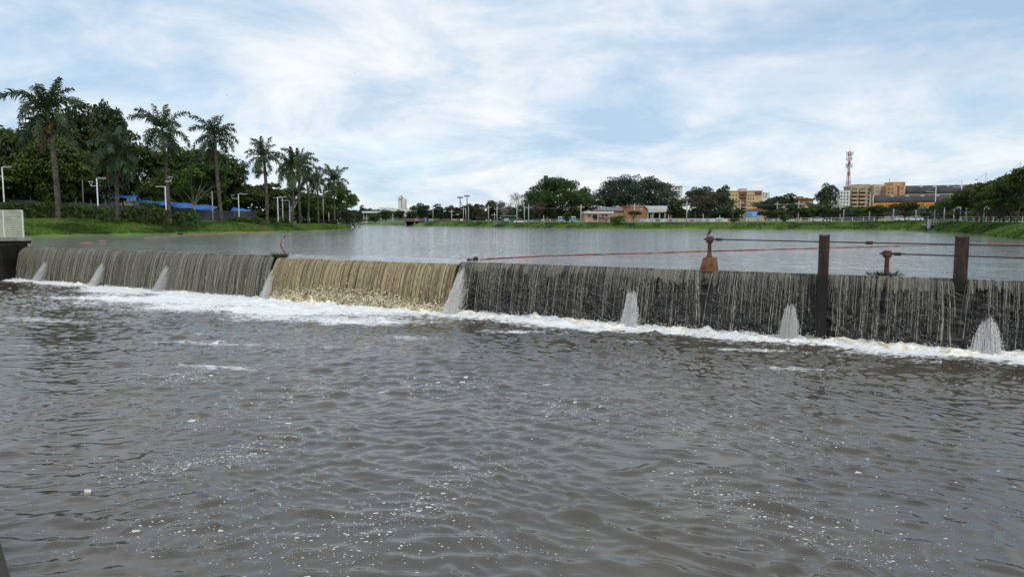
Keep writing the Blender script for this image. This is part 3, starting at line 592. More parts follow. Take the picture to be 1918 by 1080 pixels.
M['bird'] = pmat('bird', (0.035, 0.035, 0.04), (0.015, 0.015, 0.018), 12, 0.5)
M['beak'] = pmat('beak', (0.10, 0.08, 0.05), None, 10, 0.5)
def bird(loc, rz, size, label, pose='perch', group=None):
    root = thing('bird', label, 'bird', loc, rz, group, (size,) * 3)
    if pose == 'perch':
        ax = [(-0.34, 0.02), (-0.24, 0.10), (-0.16, 0.2), (-0.07, 0.34), (0.02, 0.50), (0.08, 0.62), (0.10, 0.70), (0.13, 0.77), (0.17, 0.81), (0.21, 0.81), (0.235, 0.805)]
        rd = [0.02, 0.045, 0.085, 0.13, 0.145, 0.11, 0.075, 0.065, 0.062, 0.04, 0.012]
    elif pose == 'swim':
        ax = [(-0.4, 0.14), (-0.28, 0.1), (-0.1, 0.09), (0.1, 0.09), (0.2, 0.14), (0.24, 0.26), (0.26, 0.36), (0.31, 0.42), (0.37, 0.41)]; rd = [0.02, 0.1, 0.16, 0.14, 0.08, 0.05, 0.05, 0.06, 0.02]
    else:
        ax = [(-0.4, 0), (-0.25, 0.01), (0, 0.02), (0.2, 0.02), (0.33, 0.04), (0.42, 0.03)]; rd = [0.05, 0.05, 0.1, 0.09, 0.05, 0.015]
    MB().tube([(x, 0, z) for x, z in ax], rd, 10).build('body', M['bird'], root, True)
    if pose == 'perch':
        for sg in (-1, 1):
            m = MB(); m.tube([(0.03, sg * 0.11, 0.55), (-0.06, sg * 0.135, 0.38), (-0.17, sg * 0.10, 0.2), (-0.3, sg * 0.04, 0.05)], [0.03, 0.05, 0.04, 0.01], 6); m.build('wing', M['bird'], root, True)
            MB().tube([(-0.02, sg * 0.05, 0.0), (-0.03, sg * 0.05, 0.12), (-0.05, sg * 0.06, 0.28)], [0.012, 0.012, 0.03], 5).build('leg', M['beak'], root)
        MB().tube([(0.225, 0, 0.806), (0.27, 0, 0.80), (0.30, 0, 0.79)], [0.014, 0.01, 0.003], 5).build('beak', M['beak'], root)
    elif pose == 'swim': MB().tube([(0.36, 0, 0.41), (0.45, 0, 0.40)], [0.018, 0.004], 5).build('beak', M['beak'], root)
    else:
        for sg in (-1, 1):
            m = MB(); m.quad((0.15, sg * 0.05, 0.03), (0.12, sg * 0.5, 0.2), (-0.02, sg * 0.52, 0.19), (-0.12, sg * 0.05, 0.03)); m.quad((0.12, sg * 0.5, 0.2), (0.0, sg * 1.0, 0.12), (-0.06, sg * 0.98, 0.12), (-0.02, sg * 0.52, 0.19)); ob = m.build('wing', M['bird'], root)
            so = ob.modifiers.new('thick', 'SOLIDIFY'); so.thickness = 0.02
p = DP(ANC1, -0.2, ROD1 + 0.158); bird(tuple(p), math.radians(15), 0.56, 'dark bird perched on the rusty anchor cap', 'perch')
p = G(533, 446, ZL); bird((p[0], p[1], ZL - 0.01), 0.6, 0.62, 'dark bird perched on the loose end of the short red boom', 'perch')
p = G(337, 439.2, ZL); bird((p[0], p[1], ZL - 0.02), math.pi, 1.5, 'dark duck swimming by the left grass bank', 'swim')
for px, py, d, rz, lb in ((425, 179, 160, 0.4, 'tiny bird flying in the sky above the left palms'), (664, 137, 190, 1.2, 'tiny bird flying highest in the sky'), (1482, 312, 220, 2.0, 'tiny bird flying left of the lattice mast')):
    bird(tuple(W(px, py, d)), rz, 0.35, lb, 'fly', 'birds in flight')

# floating booms
M['boom'] = pmat('boom', (0.26, 0.065, 0.03), (0.10, 0.035, 0.025), 1.3, 0.8, 0.4, lo=0.38, hi=0.55)
M['boom_pale'] = pmat('boom_pale', (0.42, 0.22, 0.13), (0.22, 0.12, 0.08), 1.0, 0.8)
def boom(pts, r, mat, label, z=ZL, sag=True):
    P = [G(x, y, z) for x, y in pts]; root = thing('floating_boom', label, 'floating boom', tuple(P[0]), 0, 'floating booms on the lake')
    for i in range(len(P) - 1):
        a, b = P[i] - P[0], P[i + 1] - P[0]; k = max(3, int(np.linalg.norm(b - a) / 0.7)); q = [a + (b - a) * j / k for j in range(k + 1)]
        rr = [r * (0.75 + 0.5 * R.random()) for _ in q]; rr[0] *= 0.5; rr[-1] *= 0.5
        q = [(x[0], x[1] + R.uniform(-0.03, 0.03), R.uniform(0.0, r * 0.5)) for x in q]
        MB().tube(q, rr, 7).build('float_segment', mat, root, True)
bp = [(899, 486.5), (960, 483.0), (1040, 479.5), (1130, 477), (1230, 474.3), (1330, 471), (1440, 468), (1540, 465.5), (1620, 463.2), (1690, 461.3)]
boom(bp, 0.068, M['boom'], 'long red brown floating boom crossing the lake behind the weir')
boom([(1690, 461.1), (1760, 459.5), (1810, 458)], 0.04, M['rod'], 'thin dark trailing end of the long floating boom')
boom([(270, 446.2), (300, 444.8), (340, 441.8), (400, 439.2), (450, 437.3), (520, 435.5)], 0.08, M['boom_pale'], 'faded orange boom lying along the left grass bank')
boom([(150, 455.5), (177, 454.5)], 0.08, M['boom_pale'], 'short orange boom piece floating near the left abutment')
boom([(185, 452.5), (200, 451.5)], 0.09, M['boom_pale'], 'smallest orange boom scrap floating near the left abutment')
boom([(527, 452), (525, 459), (530, 468), (535, 474)], 0.07, M['boom'], 'short curved red boom ending at the weed clump on the weir')
boom([(535, 445.5), (570, 438.5), (595, 435)], 0.05, M['boom_pale'], 'thin pale boom line leading from the short red boom to the grass bank')
boom([(1850, 456.5), (1885, 455), (1925, 455.6)], 0.07, M['boom'], 'short red boom floating below the right bank')

# debris
M['weed'] = leaf_mat('weed', (0.03, 0.03, 0.012), (0.09, 0.08, 0.035), 3.0)
def tuft(loc, r, h, n, label, mat='weed', name='weed_clump', cat='weeds'):
    g = rng; a = g.uniform(0, 6.28, n); rr = r * np.sqrt(g.random(n)); b = np.stack((np.cos(a) * rr, np.sin(a) * rr * 0.6, np.zeros(n)), -1)
    dirv = np.stack((np.cos(a + g.normal(0, 1, n)) * 0.7, np.sin(a) * 0.5, g.uniform(0.2, 1.0, n)), -1); ln = h * g.uniform(0.4, 1.0, n)
    tip = b + dirv * ln[:, None]; sd = np.stack((-np.sin(a), np.cos(a), 0 * a), -1) * 0.012
    v = np.stack((b - sd, b + sd, (b + tip) / 2 + sd * 0.8 + np.array((0, 0, 0.03)), tip), 1).reshape(-1, 3)
    o = put(name, np_mesh(name, v, np.arange(n * 4).reshape(-1, 4), M[mat]), None, loc); tag(o, label, cat)
tuft(tuple(DP(SC0 - 0.1, -0.1, ZCC + 0.02)), 0.45, 0.55, 420, 'mossy weed clump caught at the left corner of the muddy spillway')
tuft(tuple(DP(ANC2, -0.5, ZCR + 0.03)), 0.75, 0.35, 160, 'dry twigs caught round the short anchor pipe')
for k, (px, py, r, lb) in enumerate(((878, 488.5, 0.10, 'dark clot of debris left of the boom end by the spillway seam'), (891, 486.5, 0.13, 'round black float at the near end of the long boom'), (884, 487.7, 0.07, 'tiny dark clot of debris between the seam and the black float'))):
    p = G(px, py, ZL); m = MB(); m.tube([(-r * 1.1, 0, 0), (-r * 0.8, 0, r * 0.5), (0, 0, r * 0.8), (r * 0.8, 0.02, r * 0.5), (r * 1.1, 0, 0)], [r * 0.3, r * 0.75, r, r * 0.7, r * 0.25], 8)
    tag(m.build('debris', M['rod'], None, True, tuple(p)), lb, 'debris', 'debris by the spillway seam')
p = G(163, 926, 0); m = MB().box(-0.06, 0.06, -0.05, 0.05, -0.04, 0.10); o = m.build('foam_cube', M['white_wall'], None, False, (p[0], p[1], 0.0)); o.rotation_euler = (0.25, 0.2, 0.6)
bv = o.modifiers.new('bevel', 'BEVEL'); bv.width = 0.012; bv.segments = 2; tag(o, 'white foam block floating on the river at lower left', 'litter')

# ------------------------------------------------------------------ left abutment and near wall
def abutment():
    d0 = DP(SL, 0.9, 0)[1]; xr = gx(43, d0); zt = pz(451, d0)
    root = thing('abutment', 'black stained concrete abutment at the left end of the weir', 'abutment', (xr, d0, 0))
    bx('wall', M['wall_black'], root, -30, 0, 0, 1.0, -0.8, zt - 0.003)
    bx('wall', M['wall_black'], root, -30, -0.6, -2.2, -0.004, -0.8, zt - 0.35)
    bx('coping', M['concrete'], root, -30, 0.06, -0.12, 1.1, zt, zt + 0.32)
    bx('cheek', M['concrete'], root, 0.062, 0.35, 0.3, 0.9, -0.8, zt - 0.25)
    # white louvred guard fence on it
    z0 = zt + 0.32; h = pz(393, d0) - z0
    fr = thing('guard_fence', 'pale slatted guard fence panel on the left concrete abutment', 'fence', (xr, d0, z0))
    for x in (-0.06, -1.85, -3.7, -5.5): bx('post', M['steel_white'], fr, x - 0.05, x + 0.05, 0, 0.1, -0.3 if x > -1 else 0, h)
    nsl = 15
    me = MB().box(-1.68, -0.0, 0.03, 0.07, 0, h / nsl * 0.72).mesh('slat', M['fence_slat'])
    for bay, x in enumerate((-0.11, -1.9, -3.75)):
        for i in range(nsl): put('slat', me, fr, (x, 0, h * i / nsl + 0.04))
M['fence_slat'] = pmat('fence_slat', (0.56, 0.56, 0.46), (0.40, 0.40, 0.31), 1.2, 0.6)
abutment()
M['near_wall'] = pmat('near_wall', (0.05, 0.04, 0.03), (0.018, 0.015, 0.012), 6.0, 0.95, 1.0, bscale=22)
def near_wall():
    a, b = G(-4, 1000, 1.6), G(20, 1082, 1.6); u = (b - a)[:2]; u /= np.linalg.norm(u); nn = np.array((-u[1], u[0])); nn = nn if nn[0] < 0 else -nn
    A, B = a[:2] - u * 6, b[:2] + u * 6; root = thing('river_wall', 'dark rough river wall corner at the lower left edge', 'wall', (A[0], A[1], 0))
    def q(p, z): return (p[0] - A[0], p[1] - A[1], z)
    m = MB(); m.quad(q(A, 1.6), q(B, 1.6), q(B + nn * 3, 1.6), q(A + nn * 3, 1.6)); m.quad(q(A, -0.8), q(B, -0.8), q(B, 1.6), q(A, 1.6)); m.quad(q(A, -0.8), q(A, 1.6), q(A + nn * 3, 1.6), q(A + nn * 3, -0.8)); m.build('wall', M['near_wall'], root)
near_wall()
#PART2
# ------------------------------------------------------------------ vegetation builders
def leaves(c, nrm, size, g, up=0.35):
    n = len(c); d = nrm * 0.55 + g.normal(size=(n, 3)) * 0.6 + np.array((0, 0, up)); d /= np.linalg.norm(d, axis=1, keepdims=True) + 1e-9
    a = np.cross(d, g.normal(size=(n, 3))); a /= np.linalg.norm(a, axis=1, keepdims=True) + 1e-9; b = np.cross(d, a)
    s = (size * g.uniform(0.6, 1.4, n))[:, None]
    return np.stack((c - a * s, c + b * s * 0.5 + d * s * 0.12, c + a * s, c - b * s * 0.5 + d * s * 0.12), 1).reshape(-1, 3)
def crown_mesh(name, mat, seed, nl, nlobe, leaf, rx=0.5, z0=0.3, z1=1.0, flat=0.0, lobe=(0.10, 0.2), fill=0.25, shell=0.75):
    """unit tree: height 1, crown from z0 to z1, horizontal radius rx"""
    g = np.random.default_rng(seed); zc = (z0 + z1) / 2; rz = (z1 - z0) / 2
    rad0 = g.random(nlobe); u = g.normal(size=(nlobe, 3)); u /= np.linalg.norm(u, axis=1, keepdims=True); u[:, 2] = np.where((u[:, 2] < -0.35) & (rad0 < 0.4), -u[:, 2], u[:, 2])
    rad = np.where(g.random(nlobe) < fill, g.uniform(0.2, 0.65, nlobe), g.uniform(0.68, 0.95, nlobe)); lr = g.uniform(lobe[0], lobe[1], nlobe)
    lc = u * rad[:, None] * np.array((rx - 0.07, rx - 0.07, rz - 0.06)); lc[:, 2] += zc
    if flat: lc[:, 2] = zc + (lc[:, 2] - zc) * (1 - flat) + flat * rz * 0.55 * g.uniform(-0.2, 1, nlobe)
    w = lr ** 2; w /= w.sum(); k = g.choice(nlobe, nl, p=w)
    d = g.normal(size=(nl, 3)); d /= np.linalg.norm(d, axis=1, keepdims=True); d[:, 2] = np.where((d[:, 2] < -0.1) & (g.random(nl) < 0.6), -d[:, 2], d[:, 2])
    r = lr[k] * (1 - np.abs(g.normal(0, 1 - shell, nl))).clip(0.05, 1.2) * (1 + 0.12 * np.sin(d[:, 0] * 9 + k) * np.cos(d[:, 2] * 8 + 2 * k))
    c = lc[k] + d * r[:, None] * np.array((1.15, 1.15, 0.75))
    v = leaves(c, d, np.full(nl, leaf), g); return np_mesh(name, v, np.arange(len(v)).reshape(-1, 4), mat), lc, lr
def trunk_mesh(name, mat, seed, lc, fork=0.25, r0=0.022, nb=9, spread=0.0, twigs=0, lean=0.0):
    g = random.Random(seed); m = MB(); top = (lean * 0.3 + g.uniform(-0.01, 0.01), g.uniform(-0.01, 0.01), fork)
    m.tube([(0, 0, -0.03), (0, 0, 0.0), (lean * 0.1, 0, fork * 0.4), top], [r0 * 1.7, r0 * 1.35, r0, r0 * 0.92], 8)
    idx = g.sample(range(len(lc)), min(nb, len(lc)))
    for i in idx:
        e = Vector(lc[i]); s = Vector(top); mid = s.lerp(e, 0.5) + Vector((g.uniform(-0.04, 0.04), g.uniform(-0.04, 0.04), 0.05 - spread * 0.05))
        q1 = s.lerp(mid, 0.5) + Vector((0, 0, 0.015)); m.tube([s, q1, mid, e], [r0 * 0.62, r0 * 0.5, r0 * 0.34, r0 * 0.08], 6, False)
        for _ in range(twigs):
            t = g.uniform(0.3, 0.95); b = mid.lerp(e, t); dv = Vector((g.gauss(0, 1), g.gauss(0, 1), abs(g.gauss(0.4, 0.7)))).normalized(); ln = g.uniform(0.07, 0.17)
            c = b + dv * ln; m.tube([b, b + dv * ln * 0.5 + Vector((0, 0, 0.01)), c], [r0 * 0.16, r0 * 0.1, r0 * 0.03], 4, False)
            for _ in range(2):
                d2 = (dv + Vector((g.gauss(0, 0.6), g.gauss(0, 0.6), g.gauss(0.1, 0.5)))).normalized(); bb = b.lerp(c, g.uniform(0.4, 0.9)); m.tube([bb, bb + d2 * ln * 0.6], [r0 * 0.08, r0 * 0.02], 3, False)
    return m.mesh(name, mat, True)
TREE = {}
def tree_kind(key, leaf_m, bark_m, seed, nl, nlobe, leaf, fork=0.28, r0=0.02, nb=9, twigs=0, **kw):
    cm, lc, lr = crown_mesh('crown', M[leaf_m], seed, nl, nlobe, leaf, **kw); TREE[key] = (cm, trunk_mesh('trunk', M[bark_m], seed, lc, fork, r0, nb, twigs=twigs))
# big dense park trees
tree_kind('ficus', 'leaf_dark', 'bark', 101, 15000, 70, 0.022, z0=0.04, rx=0.55, lobe=(0.08, 0.17), fork=0.2, r0=0.03)
tree_kind('ficus2', 'leaf_mid', 'bark', 102, 13000, 60, 0.023, z0=0.05, rx=0.52, lobe=(0.07, 0.18), fork=0.25, r0=0.026)
tree_kind('loose', 'leaf_mid', 'bark', 103, 9000, 42, 0.024, z0=0.14, rx=0.55, lobe=(0.07, 0.15), fork=0.3, r0=0.022, twigs=2)
tree_kind('pale', 'leaf_mid', 'bark_pale', 104, 6500, 34, 0.022, z0=0.36, rx=0.55, lobe=(0.08, 0.15), fork=0.26, r0=0.017, twigs=2)
tree_kind('mound', 'leaf_blue', 'bark', 105, 30000, 150, 0.018, z0=-0.08, rx=1.0, lobe=(0.09, 0.2), fork=0.15, r0=0.03, nb=14)
tree_kind('mound2', 'leaf_dark', 'bark', 106, 24000, 120, 0.02, z0=-0.08, rx=0.85, lobe=(0.08, 0.2), fork=0.15, r0=0.03, nb=14)
tree_kind('far', 'leaf_blue', 'bark', 107, 4500, 36, 0.032, z0=0.03, rx=0.55, lobe=(0.1, 0.2), fork=0.25, r0=0.022)
tree_kind('far2', 'leaf_dark', 'bark', 108, 4500, 30, 0.032, z0=0.05, rx=0.5, lobe=(0.09, 0.2), fork=0.28, r0=0.02)
tree_kind('round', 'leaf_dark', 'bark', 109, 5000, 44, 0.028, z0=0.12, rx=0.5, lobe=(0.12, 0.18), fork=0.3, r0=0.02, shell=0.85)
tree_kind('olive', 'leaf_olive', 'bark', 110, 4200, 36, 0.03, z0=0.08, rx=0.6, lobe=(0.08, 0.17), fork=0.25, r0=0.02, twigs=2)
tree_kind('dry', 'leaf_dry', 'bark', 111, 2600, 40, 0.022, z0=0.2, rx=0.65, lobe=(0.07, 0.14), fork=0.2, r0=0.018, nb=26, twigs=9)
tree_kind('bare', 'leaf_olive', 'bark_pale', 112, 700, 34, 0.018, z0=0.25, rx=0.6, lobe=(0.07, 0.14), fork=0.22, r0=0.014, nb=26, twigs=10)
tree_kind('umbrella', 'leaf_dark', 'bark', 113, 6500, 46, 0.022, z0=0.42, rx=0.62, lobe=(0.07, 0.13), flat=0.45, fork=0.26, r0=0.022, nb=12, twigs=2)
tree_kind('umbrella2', 'leaf_mid', 'bark', 114, 6000, 40, 0.023, z0=0.38, rx=0.66, lobe=(0.07, 0.14), flat=0.4, fork=0.2, r0=0.020, nb=11, twigs=2)
tree_kind('umbrella3', 'leaf_dark', 'bark', 115, 5500, 36, 0.024, z0=0.45, rx=0.58, lobe=(0.08, 0.14), flat=0.35, fork=0.3, r0=0.024, nb=10, twigs=2)
tree_kind('conical', 'leaf_blue', 'bark', 116, 3000, 24, 0.028, z0=0.12, rx=0.34, lobe=(0.08, 0.16), fork=0.4, r0=0.02)
tree_kind('bush', 'leaf_mid', 'bark', 117, 3200, 26, 0.035, z0=0.0, rx=0.62, lobe=(0.14, 0.26), fork=0.12, r0=0.02)
tree_kind('wispy', 'leaf_blue', 'bark', 118, 3600, 40, 0.022, z0=0.2, rx=0.6, lobe=(0.06, 0.13), fork=0.3, r0=0.018, nb=16, twigs=5)
def tree(kind, px, ytop, d, wpx, label, cat='tree', group=None, name='tree', base=None, sy=None):
    x = gx(px, d); z0 = float(gz(px, d)) if base is None else pz(base, d); h = pz(ytop, d) - z0; cm, tm = TREE[kind]
    v = np.empty(len(cm.vertices) * 3, np.float32); cm.vertices.foreach_get('co', v); ext = np.ptp(v.reshape(-1, 3)[:, 0])
    w = wpx * d / F / ext; o = thing(name, label, cat, (x, d, z0), R.uniform(-0.5, 0.5) + (math.pi if R.random() < 0.5 else 0), group, (w, w * (sy or 1), h * 0.99))
    put('trunk', tm, o); put('crown', cm, o); return o

# ------------------------------------------------------------------ left bank
LB = 'trees behind the left palms'
tree('ficus', 45, 222, 158, 230, 'dense dark tree filling the left edge behind the tallest palm', group=LB)
tree('ficus', 172, 179, 172, 200, 'tallest dark tree with spiky top right of the tallest palm', group=LB)
tree('ficus2', 110, 250, 150, 150, 'light leaved lower tree right behind the tallest palm', group=LB)
tree('ficus', -5, 232, 150, 170, 'dense dark tree behind the first lamp post at the left edge', group=LB)
tree('ficus2', -35, 285, 145, 170, 'low bushy tree cut by the left picture edge', group=LB)
tree('pale', 262, 268, 176, 130, 'dark tree with see through lower limbs beside the beige house', group=LB)
tree('pale', 366, 300, 152, 130, 'light green tree with forked pale trunk by the blue tarps', group=LB)
tree('ficus', 395, 268, 190, 150, 'dark tree behind the palm with the ringed pale trunk', group=LB)
tree('ficus2', 345, 275, 182, 130, 'broad mid green tree behind the third palm', group=LB)
tree('loose', 436, 330, 196, 120, 'loose green tree between the fourth and fifth palms', group=LB)
tree('loose', 490, 338, 205, 110, 'loose green tree behind the palm with the leafy tuft on its trunk', group=LB)
tree('loose', 540, 345, 215, 100, 'loose tree behind the pair of overlapping palms', group=LB)
tree('ficus2', 590, 362, 225, 90, 'low dark tree behind the last palms', group=LB)
tree('loose', 640, 342, 222, 68, 'rounded tree at the tip of the left bank behind the last palm', group=LB)
tree('far2', 515, 375, 200, 60, 'small dark tree low behind the fifth palm', group=LB)
tree('far2', 155, 330, 182, 90, 'dark understorey tree behind the second palm', group=LB)
tree('far2', 40, 320, 172, 140, 'dark understorey tree behind the first lamp post', group=LB)
tree('far', 125, 325, 178, 130, 'dark understorey tree left of the middle lamp post', group=LB)
tree('far', 650, 388, 214, 24, 'smallest tree at the right end of the left bank', group=LB)
tree('far2', 610, 385, 228, 40, 'dark shrubby tree low between the last two palms', group=LB)
tree('conical', 232, 198, 168, 40, 'spiky topped tree at the right shoulder of the tallest dark tree', group=LB)
tree('conical', 205, 183, 166, 46, 'spiky treetop just above the second palm', group=LB)
tree('bush', 275, 372, 156, 60, 'leafy shrub hiding part of the blue tarps', 'bush', LB, 'shrub')
tree('bush', 352, 388, 150, 34, 'leafy shrub at the foot of the forked pale tree', 'bush', LB, 'shrub')
tree('ficus2', 300, 330, 172, 90, 'low leafy tree behind the third palm and the tarps', group=LB)
# palms
def frond_mesh(name, elev, droop, mat, seed, width=0.2, nl=40):
    g = np.random.default_rng(seed); k = 14; pts = [np.array((0.0, 0, 0))]; a = elev
    for i in range(k - 1):
        t = (i + 1) / (k - 1); a2 = elev - droop * t ** 1.5; pts.append(pts[-1] + np.array((math.cos(a2), 0, math.sin(a2))) / (k - 1))
    P = np.array(pts); m = MB(); m.tube([tuple(p) for p in P], [0.013 * (1 - 0.85 * i / (k - 1)) for i in range(k)], 4)
    for sg in (-1, 1):
        for i in range(nl):
            t = 0.13 + 0.87 * (i + g.random() * 0.6) / nl; f = t * (k - 1); j = min(int(f), k - 2); p = P[j] + (P[j + 1] - P[j]) * (f - j); tg = P[j + 1] - P[j]; tg /= np.linalg.norm(tg)
            ln = width * (0.35 + 1.25 * math.sin(math.pi * min(1, t * 0.85 + 0.1)) ** 0.8) * g.uniform(0.75, 1.15) * 0.72
            nrm = np.array((-tg[2], 0, tg[0])); lift = g.choice((0.45, 0.0, -0.45)) + g.normal(0, 0.12)
            dv = tg * 0.55 + np.array((0, sg, 0)) * 0.75 + nrm * lift; dv /= np.linalg.norm(dv); e = p + dv * ln * 0.55; tip = p + dv * ln + np.array((0, 0, -0.42 * ln)); wv = tg * 0.014
            m.quad(tuple(p - wv), tuple(p + wv), tuple(e + wv * 1.1), tuple(e - wv * 1.1)); m.quad(tuple(e - wv * 1.1), tuple(e + wv * 1.1), tuple(tip))
    return m.mesh(name, mat)
FR = [frond_mesh('frond', math.radians(e), math.radians(dr), M['palm_leaf'], 200 + i) for i, (e, dr) in enumerate(((82, 25), (68, 62), (52, 88), (35, 100), (15, 100), (-8, 78), (-30, 55)))]
FDEAD = frond_mesh('dead_frond', math.radians(-62), math.radians(26), M['palm_dead'], 230, 0.10)
M['palm_seed'] = leaf_mat('palm_seed', (0.09, 0.08, 0.02), (0.2, 0.17, 0.05), 2.0)
def seed_mesh():
    g = np.random.default_rng(9); n = 260; a = g.uniform(0, 6.28, n); b = np.stack((np.cos(a) * 0.05, np.sin(a) * 0.05, np.zeros(n)), -1); e = np.stack((np.cos(a) * g.uniform(0.05, 0.17, n), np.sin(a) * g.uniform(0.05, 0.17, n), -g.uniform(0.02, 0.2, n)), -1)
    s = np.stack((-np.sin(a), np.cos(a), 0 * a), -1) * 0.004; return np_mesh('seed_cluster', np.stack((b - s, b + s, e + s, e - s), 1).reshape(-1, 3), np.arange(n * 4).reshape(-1, 4), M['palm_seed'])
SEED = seed_mesh()
PALM_TRUNK = {}
def palm(px, ybase, yc, rpx, d, label, seed, lean=0.0, dead=0, seeds=False, tuftz=None, upright=0.0, nf=20, tr=0.24, group='palms along the left bank'):
    g = random.Random(seed); d = ground_d(px, ybase) if ybase > 410.5 and px < 700 else d; x = gx(px, d); z0 = pz(ybase, d); H = pz(yc, d) - z0; L = rpx * d / F * 1.12
    root = thing('palm_tree', label, 'palm tree', (x, d, z0), 0, group); lx = (lean + g.uniform(-3, 3)) * d / F; bow = g.uniform(-0.35, 0.35); cut = g.uniform(0, 1.2)
    def axis(t): return (lx * t ** 1.3 + bow * math.sin(math.pi * t), 0, H * t)
    k = 22; rad = [tr * (1.25 if i == 0 else (1.0 + 0.18 * math.sin(i / k * 3.1) - 0.25 * i / k)) * (1.05 if i % 2 else 0.97) for i in range(k)]
    MB().tube([axis(i / (k - 1) * 0.90) if i else (0, 0, -0.4) for i in range(k)], rad, 10).build('trunk', M['palm_trunk'], root, True)
    MB().tube([axis(0.885), axis(0.92), axis(0.97), axis(1.0), axis(1.015)], [tr * 0.8, tr * 0.86, tr * 0.62, tr * 0.45, tr * 0.2], 9).build('crownshaft', M['palm_shaft'], root, True)
    c = axis(0.995)
    for i in range(nf):
        t = i / (nf - 1); kk = min(6, int((t ** (1.0 + upright)) * 6.99)); az = i * 2.39996 + seed + g.uniform(-0.45, 0.45); s = L * g.uniform(0.72, 1.12) * (0.8 if kk == 0 else 1)
        put('frond', FR[kk], root, c, (g.uniform(-0.25, 0.25), g.uniform(-0.1, 0.1), az), (s, s * 0.95, s))
    for i in range(dead): put('dead_frond', FDEAD, root, axis(0.93), (0, 0, math.pi * (0.9 + 0.5 * i) + g.uniform(-0.4, 0.4)), (L * 0.78,) * 3)
    if seeds: put('seed_cluster', SEED, root, axis(0.88), (0, 0, 0), (L * 1.5, L * 1.5, L * 1.1))
    if tuftz: 
        for i in range(9): put('epiphyte_leaf', FR[2 + i % 3], root, axis(tuftz), (0, 0, i * 0.7), (L * 0.28,) * 3)
palm(110, 411, 209, 74, 128, 'tallest palm with dead brown frond, leftmost in the row', 1, -8, 2, True, nf=26, tr=0.44)
palm(219, 411, 283, 56, 130, 'shorter drooping palm with dead fronds, second from the left', 2, -3, 3, True, upright=-0.2, nf=23, tr=0.34)
palm(318, 411, 243, 56, 134, 'tall palm with dark straight trunk, third from the left', 3, -5, 1, False, nf=20, tr=0.32)
palm(416, 417, 257, 50, 144, 'tall palm with ringed pale trunk, fourth from the left', 4, -6, 1, False, nf=21, tr=0.34)
palm(500, 423, 293, 42, 160, 'palm with a leafy tuft growing on its trunk, fifth from the left', 5, -3, 0, False, 0.76, nf=19, tr=0.36)
palm(547, 425, 312, 42, 164, 'palm with pale trunk and brown hanging fronds at the grass edge', 6, 0, 3, True, nf=21, tr=0.29)
palm(563, 417, 310, 42, 178, 'palm overlapping just right of the pale trunked one', 7, 2, 1, False, nf=21, tr=0.3)
palm(577, 416, 334, 32, 186, 'small crowned dark palm behind the overlapping pair', 8, 0, 0, False, nf=17, tr=0.24)
palm(597, 418, 340, 32, 190, 'dark palm second from the tip of the left bank', 9, 0, 1, False, nf=17, tr=0.24)
palm(627, 421, 340, 37, 186, 'last palm at the tip of the left bank', 10, 0, 0, False, nf=19, tr=0.24)

# hedges
def hedge(px0, px1, ytop, d, label, depth=2.2, name='hedge', nl=None):
    x0, x1 = gx(px0, d), gx(px1, d); pc = (px0 + px1) / 2; z0 = float(min(gz(px0, d), gz(px1, d), gz(pc, d))) - 0.1; h = pz(ytop, d) - z0; Ln = x1 - x0; g = rng
    n = nl or int(900 * Ln * h / 4); f = g.random(n); c = np.empty((n, 3)); nr = np.empty((n, 3))
    c[:, 0] = g.uniform(0, Ln, n); c[:, 1] = g.uniform(-depth / 2, depth / 2, n); c[:, 2] = g.uniform(0, h, n); face = g.random(n)
    fr = face < 0.5; tp = (face >= 0.5) & (face < 0.8); bump = 0.16 * np.sin(c[:, 0] * 1.7 + px0) + 0.12 * np.sin(c[:, 0] * 4.1) + 0.10 * np.sin(c[:, 2] * 5 + c[:, 0] * 2.3)
    c[fr, 1] = -depth / 2 - bump[fr] + g.normal(0, 0.12, fr.sum()); c[tp, 2] = h + bump[tp] - 0.15 + g.normal(0, 0.12, tp.sum())
    nr[:] = (0, -1, 0.3); nr[tp] = (0, 0, 1)
    e = np.minimum(c[:, 0], Ln - c[:, 0]); c[:, 2] *= sstep(e, -0.5, 0.9) * 0.35 + 0.65
    root = thing(name, label, 'hedge', (x0, d, z0), 0, 'clipped hedges on the left bank'); v = leaves(c, nr, np.full(n, 0.17), g, 0.25)
    put('foliage', np_mesh('foliage', v, np.arange(len(v)).reshape(-1, 4), M['leaf_hedge']), root)
    MB().box(0.3, Ln - 0.3, -depth / 2 + 0.3, depth / 2 - 0.3, 0, h - 0.45).build('branches', M['bark'], root)
hedge(-40, 103, 381, 131, 'long hedge behind the guard fence, left of the tallest palm')
hedge(117, 186, 386, 131, 'hedge right of the tallest palm, under the middle lamp post')
hedge(188, 214, 390, 130, 'short hedge just left of the second palm')
hedge(231, 314, 390, 132, 'hedge between the second and third palms')
hedge(329, 351, 398, 135, 'small round bush right of the third palm')
hedge(352, 374, 399, 137, 'small round bush below the forked pale tree')
hedge(424, 494, 408, 160, 'low hedge left of the fifth palm')
hedge(506, 531, 408, 171, 'low hedge right of the fifth palm')
hedge(527, 543, 407, 176, 'little bush beside the pale trunked palm')

